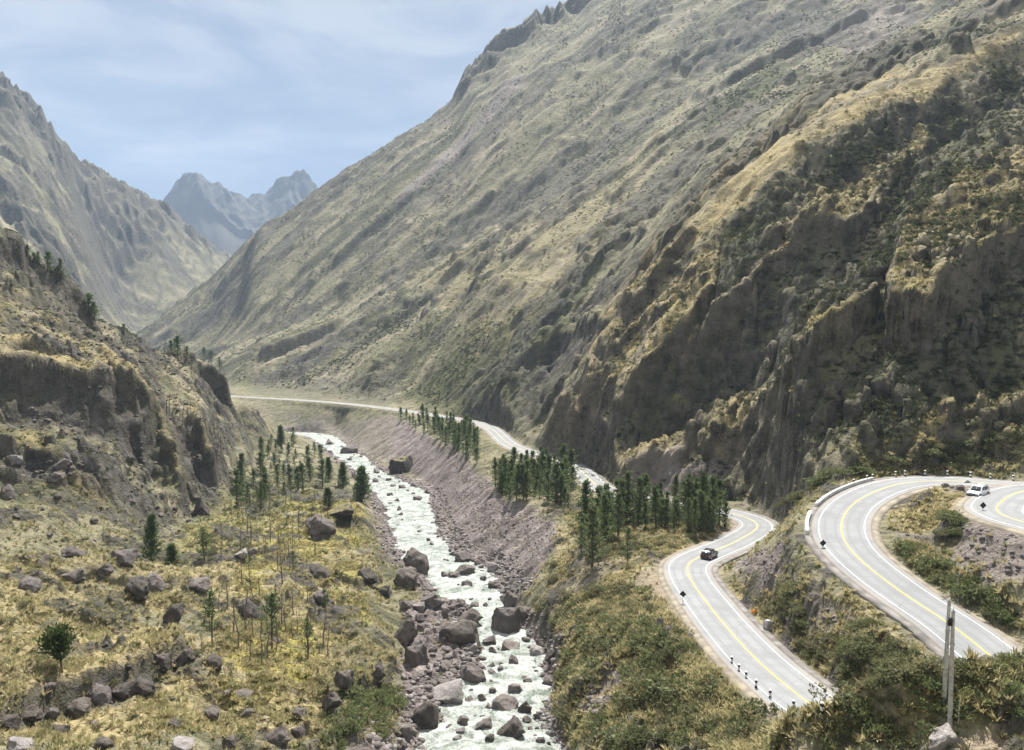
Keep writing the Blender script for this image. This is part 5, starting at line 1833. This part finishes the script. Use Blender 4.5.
blanket('shrubbery', np.c_[P - [0, 0, .15], g.uniform(.4, 1.2, len(P))], SHRUB_SMALL, M_BUSH, 87, .8)

# tussock grass
def tuft(seed, n=15):
    g = np.random.default_rng(seed)
    V, Fs = [], []
    for k in range(n):
        a = g.uniform(0, 2 * PI)
        lean = g.uniform(.15, .95)
        L = g.uniform(.6, 1.0)
        w = g.uniform(.045, .085)
        d = np.array([math.cos(a) * lean, math.sin(a) * lean, 1 - lean * .45])
        d *= L / np.linalg.norm(d)
        s = np.array([-math.sin(a), math.cos(a), 0]) * w
        o = np.array([math.cos(a), math.sin(a), 0]) * .08
        V += [o - s, o + s, o + d * .6 + s * .8, o + d * .6 - s * .8, o + d - [0, 0, .18 * lean]]
        Fs += [(5 * k, 5 * k + 1, 5 * k + 2), (5 * k, 5 * k + 2, 5 * k + 3), (5 * k + 3, 5 * k + 2, 5 * k + 4)]
    return np.array(V), np.array(Fs)


TUFTS = [tuft(500 + i) for i in range(4)]
M_STRAW = leaf_mat('straw tussock', (.26, .225, .11), (.46, .40, .215), None, .35)
M_YGRASS = leaf_mat('yellow green grass', (.17, .155, .05), (.33, .28, .095), None, .4)
M_OLGRASS = leaf_mat('olive grass', (.14, .148, .06), (.29, .275, .12), None, .4)
open_ground = MV * (RDIST > 5.9) * (VDIST > 2.5) * (1 - .93 * np.clip(SCREE, 0, 1)) * (1 - .9 * np.clip(DIRT, 0, 1)) * (1 - .7 * ROCK)
clump = .12 + sstep(-.15, .45, fbm(GX, GY, 9, 4, 921))
P, i, j = grid_scatter(16000, open_ground * (.15 + DRY) * clump, 44, 330, 91, .25)
blanket('grass', np.c_[P - [0, 0, .05], g.uniform(.35, .95, len(P))], TUFTS, M_STRAW, 92)
P, i, j = grid_scatter(5000, open_ground * np.clip(MEAD, 0, 1) * clump, 80, 330, 93, .25)
blanket('grass', np.c_[P - [0, 0, .05], g.uniform(.3, .7, len(P))], TUFTS, M_YGRASS, 94)
P, i, j = grid_scatter(9000, open_ground * (.05 + GREEN * sstep(330, 400, UU)), 44, 200, 99, .25)
blanket('grass', np.c_[P - [0, 0, .05], g.uniform(.5, 1.25, len(P))], TUFTS, M_STRAW, 100)
P, i, j = grid_scatter(12000, open_ground * (.2 + GREEN) * clump[::1], 44, 300, 95, .25)
blanket('grass', np.c_[P - [0, 0, .05], g.uniform(.35, 1.0, len(P))], TUFTS, M_OLGRASS, 96)
P, i, j = grid_scatter(9000, (MS + MH * .7) * (.15 + DRY + .3 * MEAD) * clump * (1 - .8 * ROCK), 125, 420, 97, .4)
blanket('grass', np.c_[P - [0, 0, .05], g.uniform(.5, 1.2, len(P))], TUFTS, M_STRAW, 98)

# cobbles of the river bed and scree fragments
PEB = [rock_shape(600 + k, 1, 4) for k in range(4)]
near_w = (VDIST < 7) * np.clip(SCREE, 0, 1) * (GY < 520)
P, i, j = grid_scatter(9000, near_w * (VDIST > -6), 85, 520, 101, .1)
blanket('gravel', np.c_[P + [0, 0, .08], .3 + 1.1 * g.random(len(P)) ** 3], PEB, M_STONE, 102, .7)
P, i, j = grid_scatter(1600, near_w * (VDIST > -2), 85, 400, 105, .1)
blanket('gravel', np.c_[P + [0, 0, .08], .3 + .9 * g.random(len(P)) ** 3], PEB, M_STONE_L, 106, .7)
P, i, j = grid_scatter(2600, (VDIST > 9) * np.clip(SCREE - .3, 0, 1) * (RDIST > 5.6) * (MV + MS), 75, 320, 103, .2)
blanket('gravel', np.c_[P + [0, 0, .03], .15 + .6 * g.random(len(P)) ** 3], PEB, M_STONE, 104, .7)
P, i, j = grid_scatter(5000, MH * (.25 + ROCK), 140, 420, 107, .4)
blanket('gravel', np.c_[P + [0, 0, .05], .3 + 1.3 * g.random(len(P)) ** 3], PEB, M_STONE_D, 108, .75)
# ------------------------------------------------------------------ roadside furniture
M_POSTW = plain('white painted concrete', (.74, .73, .70), .7, var=.1)
M_BLACK = plain('black paint', (.018, .018, .018), .6)
M_CONC = plain('grey concrete', (.36, .35, .33), .9, var=.25, scale=2)
M_WHITEWASH = plain('whitewashed concrete', (.47, .46, .44), .85, var=.2, scale=1.5)
M_GALV = plain('galvanised steel', (.42, .43, .44), .45, .6)
M_WOOD = plain('weathered pole wood', (.36, .34, .30), .9, var=.25, scale=3)
M_REFL = plain('red reflector', (.5, .03, .02), .3)

post_parts = []
v1, f1 = box(0, 0, .45, .19, .19, 1.3)
post_parts.append(('shaft', v1, f1, M_POSTW, False))
v2, f2 = box(0, 0, .86, .202, .202, .24)
post_parts.append(('black_band', v2, f2, M_BLACK, False))
v3, f3 = box(0, 0, .32, .202, .202, .24)
post_parts.append(('black_band', v3, f3, M_BLACK, False))
v4, f4 = box(0, -.104, .62, .08, .012, .12)
post_parts.append(('reflector', v4, f4, M_REFL, False))
GPOST = Proto('guard_post', 'guard post', post_parts)
for px, py, lb in ((731.7, 665.5, 'first black and white guard post of the lower road row, farthest from the hidden bend'), (738.7, 674, 'second black and white guard post of the lower road row'),
                   (746, 681, 'third black and white guard post of the lower road row'), (756, 689.5, 'fourth black and white guard post of the lower road row'),
                   (770, 700, 'fifth black and white guard post of the lower road row'), (793.4, 711, 'sixth black and white guard post of the lower road row, beside overhanging shrubs'),
                   (821.8, 716, 'last guard post of the lower road row, at the hidden bend')):
    h = hit(px, py)
    y_ = h.y
    d = ((road_c[:, 0] - h.x) ** 2 + (road_c[:, 1] - h.y) ** 2)
    q = int(d.argmin())
    GPOST.put((h.x, h.y, max(h.z, road_c[q, 2] - .45)), lb, 'guard posts of the lower road', 1.0, .6)
nr = normals2(road_c)
up_posts = [(852, 483, 'guard post on the outer curve of the hairpin, behind the long white parapet'), (864.5, 479, 'guard post above the middle of the long white parapet'),
            (874, 475.5, 'guard post above the last third of the long white parapet'), (891, 473.5, 'guard post near the end of the long white parapet'), (907, 474.7, 'guard post where the long white parapet ends'),
            (927, 475.2, 'guard post beside the long dark patch at the upper road'), (949, 476, 'guard post directly behind the grassy hump'), (970, 476.5, 'guard post behind the white car'),
            (994, 478, 'guard post just past the white car'), (1013.6, 481, 'last guard post of the upper row at the picture edge')]
for px, py, lb in up_posts:
    # stands on the outer shoulder: walk along the shoulder line to the bearing of the post
    sh = road_c[:, :3].copy()
    sh[:, :2] -= nr * 5.0
    k0 = int(len(road_c) * .55)
    best = min(range(k0, len(sh)), key=lambda k: abs(project(*sh[k])[0] - px) + .6 * abs(project(*sh[k])[1] - py))
    x, y = sh[best, 0], sh[best, 1]
    GPOST.put((x, y, max(ground(x, y), sh[best, 2] - .4)), lb, 'guard posts of the upper road', 1.15, .3)


def parapet(pa, pb, label):
    ia = min(range(len(road_c)), key=lambda k: (project(*road_c[k, :3])[0] - pa[0]) ** 2 + (project(*road_c[k, :3])[1] - pa[1]) ** 2)
    ib = min(range(len(road_c)), key=lambda k: (project(*road_c[k, :3])[0] - pb[0]) ** 2 + (project(*road_c[k, :3])[1] - pb[1]) ** 2)
    seg = smooth_path(road_c[min(ia, ib):max(ia, ib) + 1], 3)
    c = seg[len(seg) // 2]
    o = thing('parapet_wall', label, 'low wall', tuple(c[:3]))
    q = seg.copy()
    q[:, :3] -= c[:3]
    nn_ = normals2(q)
    rows = []
    for off, zz in ((-4.55, -.7), (-4.55, .34), (-4.95, .34), (-4.95, -.7)):
        p = q.copy()
        p[:, :2] += nn_ * off
        p[:, 2] += zz
        rows.append(p)
    V = np.stack(rows, 1).reshape(-1, 3)
    n = len(q)
    Fs = [(i * 4 + k, (i + 1) * 4 + k, (i + 1) * 4 + (k + 1) % 4, i * 4 + (k + 1) % 4) for i in range(n - 1) for k in range(4)]
    Fs += [(0, 1, 2, 3), ((n - 1) * 4 + 3, (n - 1) * 4 + 2, (n - 1) * 4 + 1, (n - 1) * 4)]
    part('wall', V, np.array(Fs), M_WHITEWASH, o)
    rows = []
    for off, zz in ((-4.49, .343), (-4.49, .42), (-5.01, .42), (-5.01, .343)):
        p = q.copy()
        p[:, :2] += nn_ * off
        p[:, 2] += zz
        rows.append(p)
    part('coping', np.stack(rows, 1).reshape(-1, 3), np.array(Fs), M_WHITEWASH, o)


parapet((842, 537), (843, 518), 'short curved white parapet on the left flank of the hairpin')
parapet((847, 511), (898, 484), 'long white parapet around the top of the hairpin')


def sign(px, py, hpx, label, shape=4):
    h = hit(px, py)
    d = ((allroad[:, 0] - h.x) ** 2 + (allroad[:, 1] - h.y) ** 2)
    k = h.y / F_PX
    H = hpx * k
    o = thing('road_sign', label, 'road sign', (h.x, h.y, h.z), random.uniform(-.3, .3))
    part('post', *tube([(0, 0, -.4), (0, 0, H - .1)], [.05, .05], 8), M_GALV, o)
    r = .5
    a = [(r * math.cos(PI / 2 + 2 * PI * i / shape), r * math.sin(PI / 2 + 2 * PI * i / shape)) for i in range(shape)]
    V = [(x, -.075, H - r * .7 + z) for x, z in a] + [(x, -.055, H - r * .7 + z) for x, z in a]
    bm = bmesh.new()
    vs = [bm.verts.new(v) for v in V]
    bm.faces.new(vs[:shape])
    bm.faces.new(vs[shape:][::-1])
    for i in range(shape):
        bm.faces.new((vs[i], vs[shape + i], vs[shape + (i + 1) % shape], vs[(i + 1) % shape]))
    bmesh.ops.recalc_face_normals(bm, faces=bm.faces)
    me = bpy.data.meshes.new('plate')
    bm.to_mesh(me)
    bm.free()
    link_mesh('plate', me, M_BLACK, o)
    part('bracket', *box(0, -.04, H - r * .7, .5, .03, .05), M_GALV, o)


sign(682.8, 605, 14, 'dark diamond road sign on the river side of the lower road')
sign(822.6, 549, 9, 'dark road sign on the left shoulder of the hairpin')
sign(982.5, 513, 10.5, 'dark diamond road sign below the white car')

# ------------------------------------------------------------------ utility poles
def pole(px, py, top, label, box_=False):
    h = hit(px, py)
    t = at_depth(top[0], top[1], h.y + .2)
    o = thing('utility_pole', label, 'utility pole', tuple(h))
    L = Vector(t) - h
    part('shaft', *tube([(0, 0, -.9), tuple(L * .5), tuple(L)], [.17, .145, .115], 12), M_WOOD, o, True)
    u = L.normalized()
    part('cap', *tube([tuple(L * 1.002), tuple(L + u * .12), tuple(L + u * .16)], [.125, .12, .02], 12), M_CONC, o, True)
    part('insulator', *tube([tuple(L + u * .16), tuple(L + u * .26), tuple(L + u * .3), tuple(L + u * .38)], [.04, .075, .05, .03], 8), M_POSTW, o, True)
    for f in (.33, .72):
        p = L * f
        part('band', *tube([tuple(p - u * .06), tuple(p + u * .06)], [.165, .163], 12), M_GALV, o)
    if box_:
        p = L * .92
        part('terminal_box', *box(p.x - .20, p.y - .02, p.z, .22, .22, .55), M_BLACK, o)
        part('bracket', *box(p.x - .2, p.y + .1, p.z + .1, .5, .04, .06), M_GALV, o)
    return h


pole(943.6, 705, (949.3, 602), 'taller grey wooden utility pole of the leaning pair, standing behind')
pole(949.8, 725, (953.2, 612.5), 'shorter utility pole of the leaning pair, with a black box near its top', True)
h = hit(958.3, 724)
o = thing('wooden_stake', 'thin wooden stake in the grass beside the utility poles', 'stake', tuple(h), .3)
part('shaft', *tube([(0, 0, -.3), (.02, 0, 1.0), (.06, 0, 1.75)], [.045, .04, .035], 6), M_WOOD, o)
part('band', *tube([(.055, 0, 1.55), (.058, 0, 1.63)], [.05, .05], 6), M_GALV, o)

# concrete block, pale slab, orange flowers by the lower road
h = hit(767.5, 630)
o = thing('concrete_block', 'grey concrete marker block on the slope beside the lower road', 'block', tuple(h), .5)
bm = bmesh.new()
bmesh.ops.create_cube(bm, size=1.0)
bmesh.ops.scale(bm, vec=(.95, .8, 1.5), verts=bm.verts)
bmesh.ops.translate(bm, vec=(0, 0, .45), verts=bm.verts)
bmesh.ops.bevel(bm, geom=bm.edges[:], offset=.06, segments=2, affect='EDGES')
me = bpy.data.meshes.new('block')
bm.to_mesh(me)
bm.free()
link_mesh('block', me, M_CONC, o)
part('lid', *box(0, 0, 1.25, .7, .6, .1), M_CONC, o)
boulder(660, 628, 9, 12, 'l', 'pale long slab standing out of shrubs on the river side of the lower road', None, .5)
boulder(619, 611, 4, 3, 'l', 'single white stone in grass above the river bank shrubs')
boulder(927, 476.5, 19, 4, 'd', 'long dark stand-in for an unidentified dark patch behind the upper road shoulder')  # added stone shape standing in for a dark patch of unknown nature
h = hit(755, 613)
o = thing('flowering_shrub', 'shrub with orange flowers beside the lower road', 'flowering shrub', (h.x, h.y, h.z - .05))
o.scale = (.7, .7, .7)
g = np.random.default_rng(777)
part('foliage', *SHRUB_V[1], M_SHRUB_G, o)
d = g.normal(size=(46, 3))
d[:, 2] = np.abs(d[:, 2]) + .3
d /= np.linalg.norm(d, axis=1)[:, None]
part('blossom', *leaf_faces(d * [.8, .8, .62] + [0, 0, .12], .26, .9, g), plain('orange petals', (.75, .27, .015), .6), o)
part('stem', *STEM[0], M_TWIG, o)

# ------------------------------------------------------------------ vehicles
def paint(name, col):
    m, nt, bs = new_mat(name)
    bs.inputs['Base Color'].default_value = (*col, 1)
    bs.inputs['Roughness'].default_value = .32
    bs.inputs['Coat Weight'].default_value = .5
    bs.inputs['Coat Roughness'].default_value = .1
    return m


M_GLASS = plain('dark car glass', (.03, .035, .04), .08, spec=.6)
M_TYRE = plain('tyre rubber', (.02, .02, .02), .85)
M_RIM = plain('alloy rim', (.45, .46, .47), .35, .8)
M_TAIL = plain('red tail lamp', (.35, .01, .01), .25)
M_LAMP = plain('clear head lamp', (.7, .72, .75), .15)
M_PLAST = plain('black bumper plastic', (.03, .03, .032), .65)


def prism(profile, bevel=.05):
    """PROFILE: (x, z, half width) around the side view"""
    bm = bmesh.new()
    a = [bm.verts.new((x, -w, z)) for x, z, w in profile]
    c = [bm.verts.new((x, w, z)) for x, z, w in profile]
    n = len(profile)
    bm.faces.new(a)
    bm.faces.new(c[::-1])
    for i in range(n):
        j = (i + 1) % n
        bm.faces.new((a[i], c[i], c[j], a[j]))
    bmesh.ops.recalc_face_normals(bm, faces=bm.faces)
    if bevel:
        bmesh.ops.bevel(bm, geom=bm.edges[:], offset=bevel, segments=2, affect='EDGES', clamp_overlap=True)
    me = bpy.data.meshes.new('body')
    bm.to_mesh(me)
    bm.free()
    return me


def quad_slab(p4, n, t=.02):
    p = np.array(p4, float)
    n = np.array(n, float)
    n /= np.linalg.norm(n)
    V = np.concatenate([p + n * .006, p + n * (.006 + t)])
    return V, np.array([(0, 1, 2, 3), (7, 6, 5, 4), (0, 4, 5, 1), (1, 5, 6, 2), (2, 6, 7, 3), (3, 7, 4, 0)])


def car(name, label, loc, heading, mat, H=1.68, L=4.5):
    o = thing(name, label, 'car', loc, heading)
    x = L / 2
    link_mesh('body', prism([(-x, .34, .86), (-x - .04, .62, .9), (-x + .02, 1.0, .89), (-x + .1, 1.04, .87), (1.0, 1.04, .87), (1.3, 1.0, .87), (x - .25, .9, .84), (x - .02, .72, .84), (x, .34, .82)], .06), mat, o)
    cab = prism([(-x + .06, 1.0, .86), (-x + .42, H - .08, .70), (-x + .7, H, .68), (.15, H, .68), (.42, H - .06, .70), (1.22, 1.0, .85)], .05)
    link_mesh('cabin', cab, mat, o)
    k = (H - .08 - 1.0)
    for s in (-1, 1):
        part('side_window', *quad_slab([(-x + .4, s * .853, 1.08), (-.35, s * .853, 1.08), (-.35, s * .722, H - .14), (-x + .58, s * .722, H - .14)], (0, s, .25), .015), M_GLASS, o)
        part('side_window', *quad_slab([(-.28, s * .853, 1.08), (1.02, s * .853, 1.08), (.36, s * .722, H - .14), (-.28, s * .722, H - .14)], (0, s, .25), .015), M_GLASS, o)
    part('windscreen', *quad_slab([(1.19, -.72, 1.06), (1.19, .72, 1.06), (.47, .6, H - .1), (.47, -.6, H - .1)], (k, 0, .8), .02), M_GLASS, o)
    part('rear_window', *quad_slab([(-x + .1, -.70, 1.08), (-x + .1, .70, 1.08), (-x + .39, .58, H - .14), (-x + .39, -.58, H - .14)], (-k, 0, .36), .02), M_GLASS, o)
    part('bumper', *box(-x - .03, 0, .48, .16, 1.7, .22), M_PLAST, o)
    part('bumper', *box(x - .01, 0, .48, .16, 1.66, .22), M_PLAST, o)
    part('grille', *box(x + .01, 0, .72, .06, .9, .14), M_PLAST, o)
    for s in (-1, 1):
        part('tail_light', *box(-x - .03, s * .76, .86, .08, .2, .3), M_TAIL, o)
        part('headlight', *box(x - .05, s * .68, .76, .14, .3, .14), M_LAMP, o)
        part('mirror', *box(.95, s * .98, 1.12, .12, .2, .14), mat, o)
        part('roof_rail', *box(-.75, s * .6, H + .03, 1.7, .05, .04), M_PLAST, o)
        for wx in (-x + .85, x - .82):
            w = bpy.data.objects.new('wheel', None)
            COL.objects.link(w)
            w.parent = o
            w.location = (wx, s * .80, .36)
            w.empty_display_size = .2
            n = 20
            ring = lambda r, yy: [(r * math.cos(2 * PI * i / n), yy, r * math.sin(2 * PI * i / n)) for i in range(n)]
            V = ring(.36, -.12) + ring(.36, .12) + ring(.24, .12) + ring(.24, -.12)
            Fs = [(a * n + i, a * n + (i + 1) % n, ((a + 1) % 4) * n + (i + 1) % n, ((a + 1) % 4) * n + i) for a in range(4) for i in range(n)]
            part('tyre', np.array(V), np.array(Fs), M_TYRE, w, False)
            V = [(0, s * .08, 0)] + ring(.235, s * .10)
            V2 = ring(.235, -s * .1)
            Fr = [(0, 1 + i, 1 + (i + 1) % n) for i in range(n)]
            part('rim', np.array(V), np.array(Fr), M_RIM, w, False)
    return o


a = Vector(at_level(706.5, 558, -43.95))
q = int(((road_c[:, 0] - a.x) ** 2 + (road_c[:, 1] - a.y) ** 2).argmin())
tdir = road_c[q - 3, :2] - road_c[q + 3, :2]
side = Vector((tdir[1], -tdir[0], 0)).normalized()
pos = Vector(road_c[q, :3]) + side * 1.55 + Vector((0, 0, .02))
car('parked_car' if False else 'moving_car', 'black SUV driving up the lower road just past the bend, seen from behind', tuple(pos), math.atan2(tdir[1], tdir[0]), paint('black car paint', (.012, .012, .014)))
h = Vector(at_level(978, 496.2, -27.55))
car('parked_car', 'white SUV parked on the gravel between the two upper roads', (h.x, h.y, max(h.z, ground(h.x, h.y))), math.atan2(-.62, -.78), paint('white car paint', (.78, .78, .77)), 1.72)
# ------------------------------------------------------------------ light, sky, air
SUN_EL, SUN_AZ = 55.0, 10.0         # azimuth from the view direction, towards the right
sd = bpy.data.lights.new('sun', 'SUN')
sd.energy = 4.9
sd.angle = R(.53)
sd.color = (1.0, .97, .92)
so = bpy.data.objects.new('sun', sd)
so.rotation_euler = (PI / 2 - R(SUN_EL), 0, PI - R(SUN_AZ))
so.location = (300, 300, 900)
COL.objects.link(so)
wd = bpy.data.worlds.new('World')
sc.world = wd
wd.use_nodes = True
nt = wd.node_tree
b = NB(nt)
bg = nt.nodes['Background']
sky = b.n('ShaderNodeTexSky', sky_type='NISHITA')
sky.sun_disc = False
sky.sun_elevation = R(SUN_EL)
sky.sun_rotation = R(SUN_AZ)
sky.altitude = 3000
sky.air_density = 1.3
sky.dust_density = 1.5
tc = b.n('ShaderNodeTexCoord').outputs['Generated']
vec = b.scaled(tc, (1.0, 1.0, 2.6))
cl = b.noise(vec, 4.2, 7, .6, .8)
cl2 = b.noise(b.scaled(tc, (1, 1, 4)), 7.0, 5, .6, .4)
f = b.math('ADD', b.math('MULTIPLY', cl, .8), b.math('MULTIPLY', cl2, .25))
sx = b.n('ShaderNodeSeparateXYZ')
b.link(tc, sx.inputs[0])
hi = b.ramp(sx.outputs['Z'], .05, .5, -.10, .16)
cf_ = b.ramp(b.math('ADD', f, hi), .38, .72, 0, 1)
cloud = b.mix(cf_, (1.28, 1.62, 2.15), (2.45, 2.62, 2.85))
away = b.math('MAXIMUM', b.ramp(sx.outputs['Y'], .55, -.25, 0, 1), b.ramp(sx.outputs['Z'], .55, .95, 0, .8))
cloud = b.mix(away, cloud, (3.9, 4.0, 4.1))       # unseen sky overhead and behind brightened, added to fill the shaded slopes
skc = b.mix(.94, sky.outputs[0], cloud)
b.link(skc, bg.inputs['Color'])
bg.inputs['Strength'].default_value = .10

HAZE = 1
if HAZE:
    zmin, zmax = float(Z.min()) - 1.5, float(max(Z.max(), 5)) + 30
    x0, x1, y0, y1 = float(GX.min()) - 30, float(GX.max()) + 30, -40.0, float(GY.max()) + 60
    V = [(x, y, z) for x in (x0, x1) for y in (y0, y1) for z in (zmin, zmax)]
    Fh = np.array([(0, 1, 3, 2), (4, 6, 7, 5), (0, 4, 5, 1), (2, 3, 7, 6), (0, 2, 6, 4), (1, 5, 7, 3)])
    m = bpy.data.materials.new('valley air')
    m.use_nodes = True
    nt = m.node_tree
    nt.nodes.remove(nt.nodes['Principled BSDF'])
    pv = nt.nodes.new('ShaderNodeVolumePrincipled')
    pv.inputs['Color'].default_value = (.56, .74, 1, 1)
    pv.inputs['Density'].default_value = .8e-4
    pv.inputs['Anisotropy'].default_value = 0.0
    nt.links.new(pv.outputs[0], nt.nodes['Material Output'].inputs['Volume'])
    m.cycles.homogeneous_volume = True if hasattr(m.cycles, 'homogeneous_volume') else True
    ho = link_mesh('haze', mesh_from('haze', V, Fh), m)
    ho['kind'] = 'stuff'

sc.view_settings.view_transform = 'Standard'
sc.view_settings.look = 'None'
sc.view_settings.exposure = 1.27
sc.view_settings.gamma = 1.0
sc.view_settings.use_curve_mapping = False
sc.render.engine = 'CYCLES'
sc.cycles.max_bounces = 6
sc.cycles.diffuse_bounces = 4
sc.cycles.glossy_bounces = 2
sc.cycles.volume_bounces = 0
sc.cycles.use_denoising = True
sc.cycles.use_adaptive_sampling = True
sc.cycles.adaptive_threshold = .01
sc.cycles.denoiser = 'OPENIMAGEDENOISE'
sc.cycles.denoising_prefilter = 'ACCURATE'
sc.cycles.denoising_input_passes = 'RGB_ALBEDO_NORMAL'
